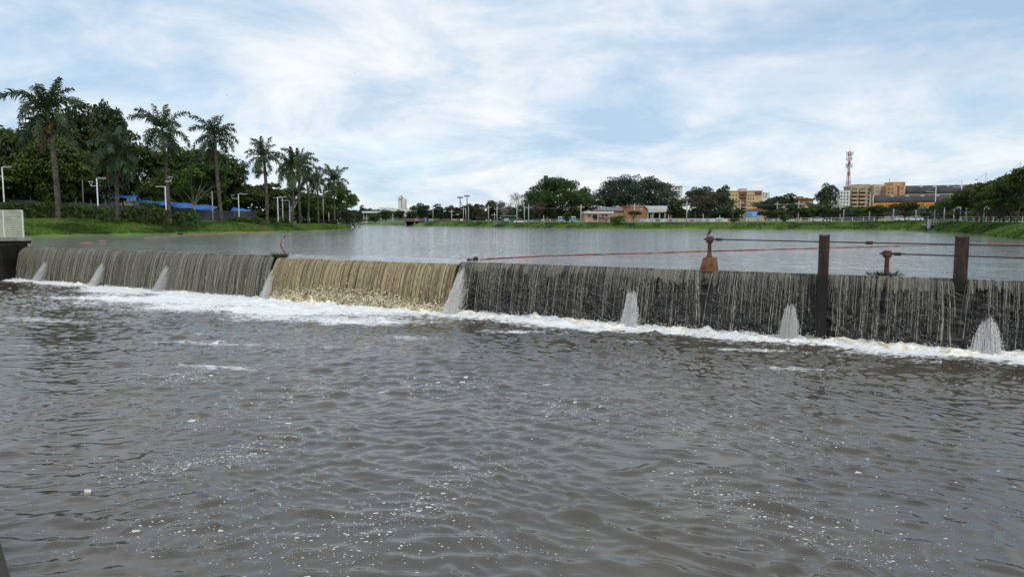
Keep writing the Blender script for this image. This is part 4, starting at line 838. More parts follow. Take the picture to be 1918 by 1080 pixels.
# fence behind the hedges
M['fence_net'] = pmat('fence_net', (0.075, 0.08, 0.10), (0.05, 0.053, 0.065), 0.6, 0.9)
def net_fence():
    pts = [(-60, 146), (60, 147), (200, 148), (320, 151), (400, 158), (480, 172)]
    tp = lambda px: np.interp(px, [0, 200, 340, 480], [372, 382, 392, 396])
    P = []
    for (a, da), (b, db) in zip(pts[:-1], pts[1:]):
        k = max(2, int(abs(gx(b, db) - gx(a, da)) / 2.6))
        P += [(a + (b - a) * i / k, da + (db - da) * i / k) for i in range(k)]
    P.append(pts[-1]); x0 = gx(*P[0]); root = thing('net_fence', 'dark grey netted fence with pale posts behind the left hedges', 'fence', (x0, P[0][1], 0))
    for i, (px, d) in enumerate(P):
        x = gx(px, d) - x0; z = float(gz(px, d)); zt = pz(tp(px), d); MB().tube([(x, d - P[0][1], z - 0.2), (x, d - P[0][1], zt + 0.55), (x, d - P[0][1] - 0.25, zt + 0.85)], 0.05, 6).build('post', M['steel_grey'], root)
        if i:
            m = MB(); y = d - P[0][1]; m.quad((xp + 0.06, yp, zp + 0.05), (x - 0.06, y, z + 0.05), (x - 0.06, y, zt), (xp + 0.06, yp, ztp)); ob = m.build('net_panel', M['fence_net'], root); sm = ob.modifiers.new('thick', 'SOLIDIFY'); sm.thickness = 0.02
        xp, yp, zp, ztp = x, d - P[0][1], z, zt
    P2 = [(480, 172), (560, 182), (640, 196)]
    r2 = thing('board_fence', 'low black fence behind the last palms of the left bank', 'fence', (gx(560, 200), 200, 0))
    for a, b in ((555, 580), (581, 606), (607, 632)):
        xa, xb = gx(a, 200) - gx(560, 200), gx(b, 200) - gx(560, 200); zb = float(gz(590, 200)); bx('panel', M['wall_black'], r2, xa, xb, 0, 0.08, zb - 1.0, pz(412, 200)); bx('post', M['steel_grey'], r2, xb, xb + 0.1, -0.03, 0.1, zb - 1.0, pz(410.5, 200))
net_fence()

# lamp posts of the left bank
def lamp_post(px, ybase, ytop, d, label, arm_right=True, side_arm=None, heads=2):
    x, z0 = gx(px, d), pz(ybase, d); h = pz(ytop, d) - z0; u = d / F
    root = thing('lamp_post', label, 'lamp post', (x, d, z0), 0, 'white lamp posts on the left bank'); sg = 1 if arm_right else -1
    MB().tube([(0, 0, -0.3), (0, 0, 0.3), (0, 0, h)], [0.16, 0.12, 0.10], 8).build('pole', M['steel_white'], root, True)
    MB().tube([(0, 0, h - 0.05), (sg * 17 * u, 0, h - 0.05)], 0.07, 6).build('arm', M['steel_white'], root)
    for i in range(heads):
        hd = MB().box(-0.3, 0.3, -0.16, 0.16, 0, 0.14, 0.05).build('lamp_head', M['steel_grey'], root); hd.location = (sg * (5 + 9 * i) * u, 0, h + 0.06)
    if side_arm:
        za = h - side_arm * u; MB().tube([(0, 0, za), (-sg * 11 * u, 0, za)], 0.06, 6).build('bracket', M['steel_white'], root)
        m = MB(); xx = -sg * 11 * u; m.tube([(xx, 0, za), (xx - 0.35, 0, za + 0.75), (xx + 0.35, 0, za + 0.75), (xx, 0, za)], 0.035, 5); m.build('lantern', M['steel_white'], root)
        bx('lantern_top', M['steel_white'], root, xx - 0.4, xx + 0.4, -0.12, 0.12, za + 0.76, za + 0.84)
lamp_post(10, 380, 313, 134, 'white double lamp post nearest the left picture edge', True, 17)
lamp_post(185, 396, 334, 134, 'white double lamp post between the first two palms', True, 14)
lamp_post(312, 395, 349, 138, 'white lamp post half hidden by the third palm', False, -9, 0)
lamp_post(448, 410, 363, 160, 'white lamp post between the fourth and fifth palms', True, 9, 1)
lamp_post(521, 414, 369, 166, 'white lamp post right of the fifth palm', True, None, 2)
lamp_post(530, 412, 370, 172, 'thin white lamp post between the fifth palm and the pale trunked palm', False, None, 1)
lamp_post(543, 414, 375, 170, 'white lamp post touching the pale trunked palm', False, 10, 0)
for px, yb, yt, d, lb in ((158, 385, 320, 150, 'thin grey wire pole left of the middle lamp post'), (399, 412, 358, 150, 'grey utility pole left of the fourth palm'), (616, 413, 398, 198, 'short white marker pole near the tip of the left bank'), (606, 412, 372, 215, 'thin white pole behind the last two palms')):
    x, z0 = gx(px, d), pz(yb, d); root = thing('pole', lb, 'pole', (x, d, z0), 0, 'thin poles on the left bank'); h = pz(yt, d) - z0
    MB().tube([(0, 0, -0.3), (0, 0, h * 0.5), (0, 0, h)], [0.13, 0.11, 0.09], 7).build('shaft', M['concrete_pole'], root, True); bx('pole_cap', M['steel_grey'], root, -0.12, 0.12, -0.12, 0.12, h + 0.003, h + 0.06)
    if px == 158: MB().tube([(0, 0, h - 2.5), (4 * d / F * 4, 1.0, h - 0.8), (36 * d / F, 3, h + 1.4)], 0.03, 4).build('wire', M['steel_grey'], root)

# blue tarps and the house behind
M['tarp'] = pmat('tarp', (0.02, 0.14, 0.44), (0.012, 0.085, 0.30), 0.5, 0.5, 0.6, bscale=1.5)
def tarp(px0, px1, y0a, y0b, drop, d, label):
    xa, xb = gx(px0, d), gx(px1, d); za, zb = pz(y0a, d), pz(y0b, d); dz = drop * d / F; zg = float(gz(px0, d)); root = thing('tarp_canopy', label, 'canopy', (xa, d, zg), 0, 'blue tarp canopies on the left bank'); n = 9; v = []
    for j in range(4):
        for i in range(n):
            t = i / (n - 1); v.append(((xb - xa) * t, j * 0.8 - 0.2, za + (zb - za) * t - zg - dz * (1 - j / 3) ** 1.3 + 0.14 * math.sin(t * 13 + px0 + j)))
    me = np_mesh('tarp', np.array(v), grid_faces(4, n), M['tarp'], True); ob = put('tarp', me, root); sm = ob.modifiers.new('thick', 'SOLIDIFY'); sm.thickness = 0.03
    for t in (0.02, 0.5, 0.98): MB().tube([((xb - xa) * t, 2.0, -0.1), ((xb - xa) * t, 2.0, za + (zb - za) * t - zg - 0.05)], 0.06, 6).build('prop', M['steel_grey'], root)
tarp(188, 256, 362, 366, 6, 166, 'blue tarp canopy beneath the beige house')
tarp(240, 322, 374, 378, 7, 162, 'wrinkled blue tarp canopy between the second and third palms')
tarp(322, 402, 378, 386, 9, 166, 'long bright blue tarp canopy right of the third palm')
tarp(432, 466, 388, 393, 6, 176, 'small blue tarp canopy beyond the fourth palm')
M['beige_wall'] = pmat('beige_wall', (0.46, 0.36, 0.25), (0.33, 0.25, 0.17), 0.3, 0.85)
def simple_house(px0, px1, ytop, d, label, wall='beige_wall', roof='white_wall', depth=9, wins=(), roof_h=3):
    x0, x1 = gx(px0, d), gx(px1, d); zg = float(gz(px0, d)); h = pz(ytop, d) - zg; root = thing('house', label, 'house', (x0, d, zg)); w = x1 - x0
    bx('wall', M[wall], root, 0, w, 0, depth, -0.3, h); rh = roof_h * d / F
    m = MB(); m.prism([(-0.5, h + 0.003), (w + 0.5, h + 0.003), (w + 0.5, h + 0.15), (w * 0.5, h + rh), (-0.5, h + 0.15)], -0.6, depth + 0.4); m.build('roof', M[roof], root)
    for (pa, pb, ya, yb) in wins:
        a, b, zt, zb = gx(pa, d) - x0, gx(pb, d) - x0, pz(ya, d) - zg, pz(yb, d) - zg; wn_ = bx('window', M['glass_dark'], root, a, b, -0.06, 0.02, zb, zt); bx('sill', M['white_wall'], wn_, a - 0.1, b + 0.1, -0.14, -0.063, zb - 0.12, zb)
    return root
simple_house(205, 300, 353, 200, 'beige house glimpsed between the trees above the blue tarps', wins=((215, 224, 361, 370), (240, 250, 361, 370), (268, 278, 361, 370)))
simple_house(148, 190, 372, 186, 'low pale wall house behind the fence left of the second palm', 'concrete', 'concrete', 6, ((155, 161, 377, 383), (170, 176, 377, 383)), 1.5)

# grass
def grass(px0, px1, smax, n, label):
    px = rng.uniform(px0, px1, n); s = rng.beta(1.0, 1.3, n) * smax; d = np.interp(px, SH[:, 0], SH[:, 1]) + 0.1 + s; z = gz(px, d); x = (px - 959) / F * math.cos(TH) * d
    b = np.stack((x, d, z), -1); a = rng.uniform(0, 6.28, n); h = rng.uniform(0.12, 0.34, n); sd = np.stack((np.cos(a), np.sin(a), 0 * a), -1) * 0.09; ln = np.stack((rng.normal(0, 0.12, n), rng.normal(0, 0.12, n), h), -1)
    v = np.stack((b - sd, b + sd, b + ln + sd * 0.3, b + ln - sd * 0.5), 1).reshape(-1, 3); tag(put('grass', np_mesh('grass', v, np.arange(n * 4).reshape(-1, 4), M['grass'])), label, None, None, 'stuff')
M['grass'] = leaf_mat('grass', (0.0448, 0.0840, 0.0134), (0.1288, 0.2240, 0.0291), 0.16, 0.3, 0.40, 0.54, (0.17, 0.19, 0.05))
grass(20, 656, 15, 42000, 'bright green grass on the left bank'); grass(790, 1700, 11, 22000, 'green grass strip along the far bank'); grass(1700, 1960, 26, 26000, 'bright green grass slope on the right bank')

# ------------------------------------------------------------------ far bank: poles, rails, buildings, trees
def far_pole(px, yb, yt, d, label, arms=0, name='utility_pole', cat='utility pole', r=0.14, mat='concrete_pole', group='poles along the far bank'):
    x, z0 = gx(px, d), pz(yb, d); h = pz(yt, d) - z0; root = thing(name, label, cat, (x, d, z0), 0, group)
    MB().tube([(0, 0, -0.5), (0, 0, h * 0.5), (0, 0, h)], [r * 1.2, r, r * 0.8], 7).build('shaft', M[mat], root, True)
    if arms >= 1: bx('crossarm', M[mat], root, -1.1, 1.1, -0.08, 0.08, h - 0.9, h - 0.7)
    if arms >= 2: MB().tube([(0, 0, h - 2.4), (1.0, 0, h - 2.0), (2.2, 0, h - 1.9)], 0.06, 5).build('lamp_arm', M['steel_grey'], root); bx('lamp_head', M['steel_white'], root, 1.8, 2.8, -0.15, 0.15, h - 1.95, h - 1.75)
    if arms == 0: bx('pole_cap', M['steel_grey'], root, -r, r, -r, r, h + 0.003, h + 0.12)
for a in ((811, 412, 385, 330, 'pole just right of the blue booth', 0), (846, 416, 392, 270, 'lamp pole on the far bank right of the red bridge wall', 2), (868, 412, 388, 310, 'left one of three close poles on the far bank', 1), (872.5, 412, 389, 312, 'middle one of three close poles on the far bank', 0), (877.5, 412, 387, 308, 'right one of three close poles on the far bank', 0),
          (915, 415, 384, 250, 'tall utility pole left of the green kiosk', 1), (931, 416, 386, 248, 'tall plain pole left of the green kiosk', 0), (926, 414, 398, 255, 'short lamp pole left of the green kiosk', 2), (982, 417, 386, 232, 'plain pole right of the white car', 0), (990, 417.5, 384, 230, 'utility pole with crossarm right of the white car', 1), (968, 414, 390, 240, 'pole behind the white car', 0),
          (1018, 418, 404, 224, 'short white pole below the brick chimney', 0), (1088, 418, 383, 222, 'utility pole left of the pink house', 2), (1120, 418, 396, 220, 'slim pole in front of the pink house', 0), (1188, 415, 381, 240, 'utility pole in front of the arched brick gable', 2), (1219, 418, 402, 212, 'short white pole before the open shed', 0), (1252, 418, 403, 212, 'short white pole at the right end of the open shed', 0), (1286, 417, 377, 225, 'utility pole left of the brown dry tree', 2),
          (1317, 418, 401, 210, 'short white lamp pole under the brown dry tree', 0), (1348, 417, 403, 210, 'short white lamp pole right of the brown dry tree', 2), (1386, 416, 374, 226, 'utility pole in front of the yellow flats', 1), (1420, 418, 403, 208, 'short white pole beneath the blue billboard', 0), (1455, 398, 378, 260, 'pole right of the blue billboard', 2), (1495, 415, 376, 222, 'utility pole before the brown roofed house', 2), (1573, 412, 378, 220, 'wooden utility pole below the lattice mast', 1), (1580, 415, 393, 198, 'short white lamp pole below the lattice mast', 0),
          (1628, 415, 361, 205, 'tall white pole left of the orange sign', 0), (1673, 414, 391, 190, 'short white pole below the orange sign', 0), (1715, 412, 393, 185, 'short white pole right of the orange sign', 0), (1768, 412, 390, 172, 'short white pole behind the viewing deck', 0), (1809, 413, 390, 160, 'short white pole right of the viewing deck', 0), (1786, 412, 392, 166, 'slim white pole right of the viewing deck rail', 0)):
    far_pole(*a, r=0.12 if 'short' in a[4] or 'slim' in a[4] else 0.16)
for px, yt, d, lb in ((862, 372, 420, 'far floodlight mast with slanted brace'), (875, 369, 430, 'far floodlight mast with flat square head')):
    far_pole(px, 408, yt, d, lb, 0, 'floodlight_mast', 'floodlight mast', 0.35, 'steel_grey', 'far floodlight masts')
    x, z = gx(px, d), pz(yt, d); root = [q for q in COL.objects if q.get('label') == lb][0]
    hh = z - root.location.z; bx('floodlight_head', M['steel_grey'], root, -1.6, 1.6, -0.3, 0.3, hh + 0.13, hh + 1.1)
    if px == 862: MB().tube([(0, 0, hh - 1), (3.2, 0, hh - 9)], 0.25, 5).build('brace', M['steel_grey'], root)

def railing(pts, h, step, label, group='white railings on the far bank', rails=3):
    P = []
    for (a, da), (b, db) in zip(pts[:-1], pts[1:]):
        A, B = np.array((gx(a, da), da)), np.array((gx(b, db), db)); k = max(1, int(np.linalg.norm(B - A) / step)); P += [A + (B - A) * i / k for i in range(k)]
    P.append(np.array((gx(*pts[-1]), pts[-1][1]))); Z = [float(gz(unpx(p[0], p[1]), p[1])) for p in P]
    root = thing('railing', label, 'railing', (P[0][0], P[0][1], Z[0]), 0, group); me = MB().box(-0.05, 0.05, -0.05, 0.05, -0.2, h).mesh('post', M['steel_white'])
    L = [np.array((p[0] - P[0][0], p[1] - P[0][1], z - Z[0])) for p, z in zip(P, Z)]
    for l in L: put('post', me, root, tuple(l))
    for r in range(rails): MB().tube([tuple(l + np.array((0, 0, h * (r + 1) / rails - 0.05))) for l in L], 0.032, 4).build('rail', M['steel_white'], root)
railing([(925, 252), (1080, 218), (1200, 212)], 1.1, 3.0, 'white railing on the far bank left of the shore bush')
railing([(1206, 211), (1300, 206), (1500, 197)], 1.1, 2.6, 'white railing on the far bank below the mural wall and billboard')
railing([(1500, 196), (1700, 184), (1738, 178)], 1.25, 2.4, 'white railing on the far bank below the orange sign')
railing([(1800, 164), (1860, 150), (1940, 132)], 1.25, 2.4, 'white railing behind the right bank trees')
railing([(674, 394), (700, 394), (735, 392)], 0.9, 6.0, 'low white railing at the far end of the lake', rails=2)

def facade(px0, px1, ytop, d, name, label, cat, wall, depth=12, wins=(), group=None, parapet=None, glass='glass_dark', ybase=None):
    x0, x1 = gx(px0, d), gx(px1, d); zg = float(gz((px0 + px1) / 2, d)) if ybase is None else pz(ybase, d); h = pz(ytop, d) - zg; root = thing(name, label, cat, (x0, d, zg), 0, group)
    bx('wall', M[wall], root, 0, x1 - x0, 0, depth, -0.5, h)
    if parapet: bx('parapet', M[parapet], root, -0.25, x1 - x0 + 0.25, -0.25, depth + 0.2, h + 0.003, h + 0.5)
    for (pa, pb, ya, yb) in wins: window(root, d, pa, pb, ya, yb, glass)
    return root
def window(root, d, pa, pb, ya, yb, glass='glass_dark', sill=True, y=0.0):
    x0, zg = root.location.x, root.location.z; a, b, zt, zb = gx(pa, d) - x0, gx(pb, d) - x0, pz(ya, d) - zg, pz(yb, d) - zg; w = bx('window', M[glass], root, a, b, y - 0.05, y + 0.05, zb, zt)
    if sill: bx('sill', M['white_wall'], w, a - 0.12, b + 0.12, y - 0.16, y - 0.053, zb - 0.16, zb - 0.003)
def slab(root, d, name, mat, pa, pb, ya, yb, y0, y1):
    x0, zg = root.location.x, root.location.z; return bx(name, M[mat], root, gx(pa, d) - x0, gx(pb, d) - x0, y0, y1, pz(yb, d) - zg, pz(ya, d) - zg)
M['pink'] = pmat('pink', (0.50, 0.27, 0.20), (0.40, 0.20, 0.15), 0.3, 0.85); M['brick'] = pmat('brick', (0.36, 0.17, 0.10), (0.27, 0.12, 0.075), 0.6, 0.9); M['roof_red'] = pmat('roof_red', (0.26, 0.10, 0.06), (0.16, 0.06, 0.04), 0.8, 0.9)
M['roof_grey'] = pmat('roof_grey', (0.42, 0.41, 0.38), (0.32, 0.31, 0.29), 0.3, 0.7); M['solar'] = pmat('solar', (0.05, 0.06, 0.09), (0.035, 0.04, 0.06), 0.5, 0.2); M['yellow'] = pmat('yellow', (0.60, 0.45, 0.24), (0.48, 0.36, 0.19), 0.2, 0.85); M['red_brown'] = pmat('red_brown', (0.27, 0.09, 0.06), (0.18, 0.06, 0.045), 0.4, 0.85)
M['sand'] = pmat('sand', (0.6110, 0.4680, 0.3120), (0.4160, 0.2990, 0.1950), 0.16, 0.9, detail=8); M['sand_dark'] = pmat('sand_dark', (0.5720, 0.3640, 0.1950), (0.3120, 0.1690, 0.0910), 0.14, 0.9, detail=9); M['taupe'] = pmat('taupe', (0.4420, 0.3770, 0.2730), (0.3250, 0.2730, 0.2015), 0.2, 0.9); M['vault'] = pmat('vault', (0.0638, 0.0553, 0.0510), (0.0298, 0.0255, 0.0255), 0.3, 0.85)
M['sign_orange'] = pmat('sign_orange', (0.78, 0.36, 0.035), (0.68, 0.29, 0.03), 0.4, 0.6); M['sign_red'] = pmat('sign_red', (0.32, 0.06, 0.03), None, 1, 0.6); M['sign_black'] = pmat('sign_black', (0.025, 0.022, 0.02), None, 1, 0.6)
M['blue_sign'] = pmat('blue_sign', (0.035, 0.22, 0.62), (0.05, 0.30, 0.70), 0.5, 0.5); M['green_wall'] = pmat('green_wall', (0.04, 0.11, 0.07), (0.03, 0.075, 0.05), 0.4, 0.8); M['bridge'] = pmat('bridge', (0.17, 0.12, 0.10), (0.09, 0.07, 0.06), 0.25, 0.9, detail=8)
M['car_white'] = pmat('car_white', (0.7, 0.7, 0.7), (0.62, 0.62, 0.63), 1, 0.3); M['car_dark'] = pmat('car_dark', (0.06, 0.06, 0.07), None, 1, 0.3); M['car_red'] = pmat('car_red', (0.3, 0.04, 0.03), None, 1, 0.3); M['tyre'] = pmat('tyre', (0.02, 0.02, 0.02), None, 3, 0.9); M['cyan'] = pmat('cyan', (0.10, 0.42, 0.45), (0.3, 0.5, 0.55), 0.6, 0.6)

# --- far left distance
d = 640; x0, x1 = gx(746, d), gx(760, d); zg = 5.0; r = thing('twin_tower', 'white twin slab tower with slanted tops in the far distance', 'building', (x0, d, zg)); u = d / F
hA, hB, hC = pz(366, d) - zg, pz(368.5, d) - zg, pz(391, d) - zg
m = MB(); m.prism([(0, -1), (6.2 * u, -1), (6.2 * u, hA), (0, hA - 2.6 * u)], 0, 9); m.build('slab', M['white_wall'], r); m = MB(); m.prism([(7.2 * u, -1), (13.5 * u, -1), (13.5 * u, hB - 4 * u), (7.2 * u, hB)], 0, 9); m.build('slab', M['white_wall'], r)
bx('core', M['roof_grey'], r, 6.2 * u + 0.02, 7.2 * u - 0.02, 2, 7, -1, hB - 2 * u); window(r, d, 748.6, 751.2, 372.5, 374.5); window(r, d, 753.8, 755.4, 369.8, 372)
d = 430; r = facade(676, 776, 403, d, 'terminal_building', 'long white flat roofed hall on columns behind the far trees', 'building', 'roof_grey', 20)
x0 = r.location.x; zg = r.location.z
for k, (pa, pb, ya, yb) in enumerate(((682, 724, 395.5, 399), (724.3, 776, 391, 396), (712, 729, 388.5, 391))): slab(r, d, 'roof_slab', 'white_wall', pa, pb, ya, yb, -6 + k * 1.5, 22)
for px in (684, 690, 698, 707, 716, 738, 750, 762, 772): slab(r, d, 'column', 'white_wall', px - 0.5, px + 0.5, 396.2 if px > 724 else 399.2, 413, -4.5, -3.5)
m = MB(); m.prism([(gx(753, d) - x0, pz(396, d) - zg), (gx(770, d) - x0, pz(396, d) - zg), (gx(764, d) - x0, pz(408, d) - zg)], -6.8, -6.2); m.build('ramp_wall', M['white_wall'], r)
FT = 'far trees beyond the lake'
for a in (('conical', 679, 383, 480, 15, 'small conical tree left of the long white hall'), ('conical', 694, 389, 470, 12, 'little tree poking above the left end of the white hall'), ('round', 722, 393, 405, 36, 'round clipped looking tree before the white hall'), ('far', 748, 391, 400, 24, 'dark tree below the white twin tower'), ('far', 672, 398, 392, 22, 'dark tree just right of the left bank tip'), ('far2', 700, 400, 396, 26, 'low tree between the left bank and the round tree'),
          ('far', 786, 378, 360, 44, 'larger dark tree right of the white twin tower'), ('far2', 770, 395, 345, 26, 'low dark tree above the culvert'), ('conical', 821, 381, 350, 30, 'pointed dark tree right of the blue booth'), ('far', 848, 382, 340, 34, 'dark tree behind the lamp pole on the far bank'), ('far2', 866, 384, 335, 34, 'dark tree behind the three close poles'), ('far', 884, 379, 330, 34, 'dark tree below the flat headed floodlight mast'), ('olive', 899, 378, 262, 34, 'brownish green tree left of the tall utility pole'), ('far2', 926, 374, 300, 44, 'mid green tree behind the plain tall poles'),
          ('bare', 944, 369, 275, 44, 'nearly bare spreading tree left of the tall mound of trees'), ('bare', 972, 352, 268, 40, 'tall nearly bare pale tree beside the mound with the chimney'), ('wispy', 955, 385, 290, 40, 'thin leaved tree behind the green kiosk'), ('far', 985, 375, 262, 36, 'small green tree at the left foot of the chimney mound'), ('dry', 1011, 375, 236, 30, 'leafless brown tree below the brick chimney')):
    tree(*a, group=FT)
tree('mound2', 1047, 329, 285, 136, 'huge dark tree mound left of the gap, brick chimney behind', group=FT)
tree('mound', 1190, 324, 320, 184, 'largest dark tree mound behind the pink house and the shed', group=FT)
tree('wispy', 1000, 352, 280, 46, 'wispy dark tree on the left shoulder of the chimney mound', group=FT)
tree('far2', 1105, 368, 290, 60, 'broad leaved tree filling the gap between the two mounds', group=FT)
tree('far', 1085, 350, 300, 44, 'dark tree on the right shoulder of the chimney mound', group=FT)
d = 330; r = thing('brick_chimney', 'red brick chimney rising behind the tree mound', 'chimney', (gx(1022, d), d, 5)); h = pz(329, d) - 5
MB().tube([(0, 0, -0.5), (0, 0, h - 2)], [1.0, 0.85], 8).build('stack', M['brick'], r); MB().tube([(0, 0, h - 1.99), (0, 0, h - 1.2), (0, 0, h)], [1.0, 1.05, 0.95], 8).build('rim', M['vault'], r)
tree('bush', 1022, 380, 300, 60, 'dense shrub mass under the chimney mound', 'bush', None, 'shrub')
# culvert / bridge and little booths
d = dl(423.4) + 4; r = thing('culvert_bridge', 'dark red graffiti stained culvert bridge at the far end of the lake', 'bridge', (gx(757, d), d, ZL)); xo = gx(757, d); zt = pz(409, d) - ZL
bx('deck', M['bridge'], r, 0, gx(822, d) - xo, 0, 6, zt - 1.3, zt); 
for px in (758, 775, 784, 794): bx('pier', M['concrete'], r, gx(px, d) - xo, gx(px + 2.2, d) - xo, 0.4, 5.6, -1, zt - 1.303)
bx('back_wall', M['wall_black'], r, 0.3, gx(794, d) - xo, 5.62, 5.9, -1, zt - 1.31)
for a, b, c in ((762, 772, 'red_brown'), (777, 783, 'steel_grey'), (785, 793, 'red_brown'), (803, 812, 'roof_grey')): bx('painted_patch', M[c], r, gx(a, d) - xo, gx(b, d) - xo, -0.02, -0.003, zt - 1.0, zt - 0.25)
d = 308; p0 = float(gz(797, d)); r = thing('booth', 'bright blue booth on the far bank beside the culvert', 'booth', (gx(797, d), d, p0)); h = pz(408, d) - p0; bx('cabin', M['tarp'], r, -0.5, 0.5, 0, 1, 0, h - 0.12); bx('roof', M['white_wall'], r, -0.56, 0.56, -0.06, 1.06, h - 0.117, h); bx('door', M['steel_grey'], r, -0.25, 0.25, -0.03, -0.003, 0.05, h - 0.4)
d = 310; r = facade(826, 880, 409.5, d, 'road_wall', 'low brown red wall along the road right of the culvert', 'wall', 'bridge', 1.0)
for pa, pb, c in ((829, 836, 'red_brown'), (846, 856, 'roof_grey'), (862, 868, 'white_wall')): slab(r, d, 'painted_patch', c, pa, pb, 410, 413, -0.03, -0.004)
r = facade(938, 966, 405, 245, 'kiosk', 'dark green kiosk with pale lettering on the far bank', 'kiosk', 'green_wall', 6)
slab(r, 245, 'roof', 'steel_grey', 936, 967.5, 403.6, 404.8, -0.6, 6.3); slab(r, 245, 'mural', 'roof_grey', 944, 953, 408.5, 414, -0.03, -0.004)

def car(px, d, label, mat, flip=1, base=None):
    x = gx(px, d); z = float(gz(px, d)) if base is None else pz(base, d); r = thing('parked_car', label, 'car', (x, d, z), 0, 'vehicles along the far bank'); s = flip
    MB().prism([(s * a, b) for a, b in ((-2.1, 0.35), (2.1, 0.35), (2.15, 0.75), (1.3, 0.92), (-2.05, 0.95))], -0.85, 0.85).build('body', M[mat], r); MB().prism([(s * a, b) for a, b in ((-1.7, 0.953), (1.1, 0.93), (0.5, 1.42), (-1.2, 1.45))], -0.75, 0.75).build('cabin', M['glass_dark'], r); bx('roof', M[mat], r, min(s * -1.15, s * 0.45), max(s * -1.15, s * 0.45), -0.72, 0.72, 1.453, 1.5)
    for wx in (-1.3, 1.3):
        for wy in (-0.8, 0.8): MB().tube([(wx, wy - 0.1, 0.33), (wx, wy + 0.1, 0.33)], 0.33, 10).build('wheel', M['tyre'], r)
car(975, 240, 'white car parked between the green kiosk and the poles', 'car_white'); car(687, 400, 'white car at the far left end of the lake', 'car_white'); car(699, 402, 'second white car at the far left end of the lake', 'car_white', -1); car(1128, 240, 'dark red vehicle in front of the pink house', 'car_red'); car(1530, 205, 'white car behind the railing under the bank trees', 'car_white'); car(1690, 196, 'white car behind the railing below the orange sign', 'car_white'); car(1712, 200, 'silver white car right of the short pole by the orange sign', 'car_white', -1)
# cyan minibus
d = 226; p0 = float(gz(1062, d)); r = thing('kiosk_bus', 'white and turquoise bus parked beneath the small round bank tree', 'bus', (gx(1046, d), d, p0)); wv = gx(1078, d) - gx(1046, d); bx('body', M['cyan'], r, 0, wv, 0, 2.2, 0.35, 1.6); bx('roof', M['white_wall'], r, -0.05, wv + 0.05, -0.05, 2.25, 1.603, 1.85)
for i in range(6): bx('window', M['glass_dark'], r, wv * (i + 0.15) / 6, wv * (i + 0.8) / 6, -0.03, -0.003, 1.0, 1.5)
for i in (0.2, 0.8): MB().tube([(wv * i, -0.02, 0.3), (wv * i, 0.3, 0.3)], 0.36, 10).build('wheel', M['tyre'], r)
# pink house
d = 255; r = facade(1095, 1148, 400, d, 'pink_house', 'pink two storey house with white parapet and dark window openings', 'house', 'pink', 10)
slab(r, d, 'parapet', 'white_wall', 1094, 1149, 396, 399.8, -0.4, 10.3)
for pa, pb in ((1101, 1106), (1110, 1115), (1117, 1122), (1127, 1131), (1133, 1138)): window(r, d, pa, pb, 402.3, 405.8, sill=False)
slab(r, d, 'balcony', 'white_wall', 1131, 1158, 406.5, 407.3, -1.6, -0.004)
for px in (1132, 1140, 1148, 1157): slab(r, d, 'balcony_post', 'white_wall', px - 0.3, px + 0.3, 407.33, 416, -1.5, -1.3)
d = 275; r = facade(1112, 1176, 395.3, d, 'solar_house', 'house with red hip roof carrying rows of solar panels', 'house', 'pink', 14); x0, zg = r.location.x, r.location.z; ze, zr = pz(395.3, d) - zg, pz(387.2, d) - zg; xa, xb, xc, xd = (gx(p, d) - x0 for p in (1110, 1127, 1171, 1178))
m = MB(); m.quad((xa, -0.6, ze), (xd, -0.6, ze), (xc, 7, zr), (xb, 7, zr)); m.quad((xa, -0.6, ze), (xb, 7, zr), (xa, 14.6, ze)); m.quad((xd, 14.6, ze), (xc, 7, zr), (xd, -0.6, ze)); m.quad((xa, 14.6, ze), (xb, 7, zr), (xc, 7, zr), (xd, 14.6, ze)); m.build('roof', M['roof_red'], r)
for i in range(11):
    for j in range(2):
        xs = xb - 1.2 + i * (xc - xb) / 11; t0, t1 = 0.12 + j * 0.42, 0.50 + j * 0.42; P_ = lambda x, t: (x, -0.6 + 7.6 * t, ze + (zr - ze) * t + 0.12); m = MB(); m.quad(P_(xs, t0), P_(xs + 0.72, t0), P_(xs + 0.72 + 0.1, t1), P_(xs + 0.1, t1)); ob = m.build('solar_panel', M['solar'], r); sm = ob.modifiers.new('thick', 'SOLIDIFY'); sm.thickness = 0.05
# arched brick hall with open shed
d = 248; x0 = gx(1168, d); zg = float(gz(1190, d)); r = thing('arched_hall', 'brick hall with arched gable and long grey roof over an open shed', 'building', (x0, d, zg)); wA = gx(1212, d) - x0; wB = gx(1258, d) - x0; hE, hT, h0 = pz(396, d) - zg, pz(385, d) - zg, -0.5
prof = [(0, h0), (wA, h0), (wA, hE)] + [(wA * (0.5 + 0.5 * math.cos(a)), hE + (hT - hE) * math.sin(a)) for a in np.linspace(0.12, math.pi - 0.12, 14)] + [(0, hE)]
MB().prism(prof, 0, 1.0).build('gable_wall', M['brick'], r)
arc = [(wA * (0.5 + 0.53 * math.cos(a)), hE + (hT + 0.25 - hE) * math.sin(a)) for a in np.linspace(0.0, math.pi, 16)]; arc2 = [(x, z + 0.22) for x, z in arc[::-1]]; MB().prism(arc + arc2, -0.25, 1.2).build('arch_trim', M['red_brown'], r)
m = MB(); m.quad((wA + 0.05, 0.2, hE - 0.3), (wB, 0.2, hE - 0.1), (wB, 9, hT + 0.1), (wA * 0.62, 9, hT + 0.1), (wA * 0.72, 1.21, hT - 0.3)); ob = m.build('roof', M['roof_grey'], r); sm = ob.modifiers.new('thick', 'SOLIDIFY'); sm.thickness = 0.15
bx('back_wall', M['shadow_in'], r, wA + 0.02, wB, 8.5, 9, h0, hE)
for px in (1214, 1223.5, 1236, 1246, 1257): x = gx(px, d) - x0; bx('column', M['roof_grey'], r, x - 0.2, x + 0.2, 0.5, 0.9, h0, hE - 0.32)
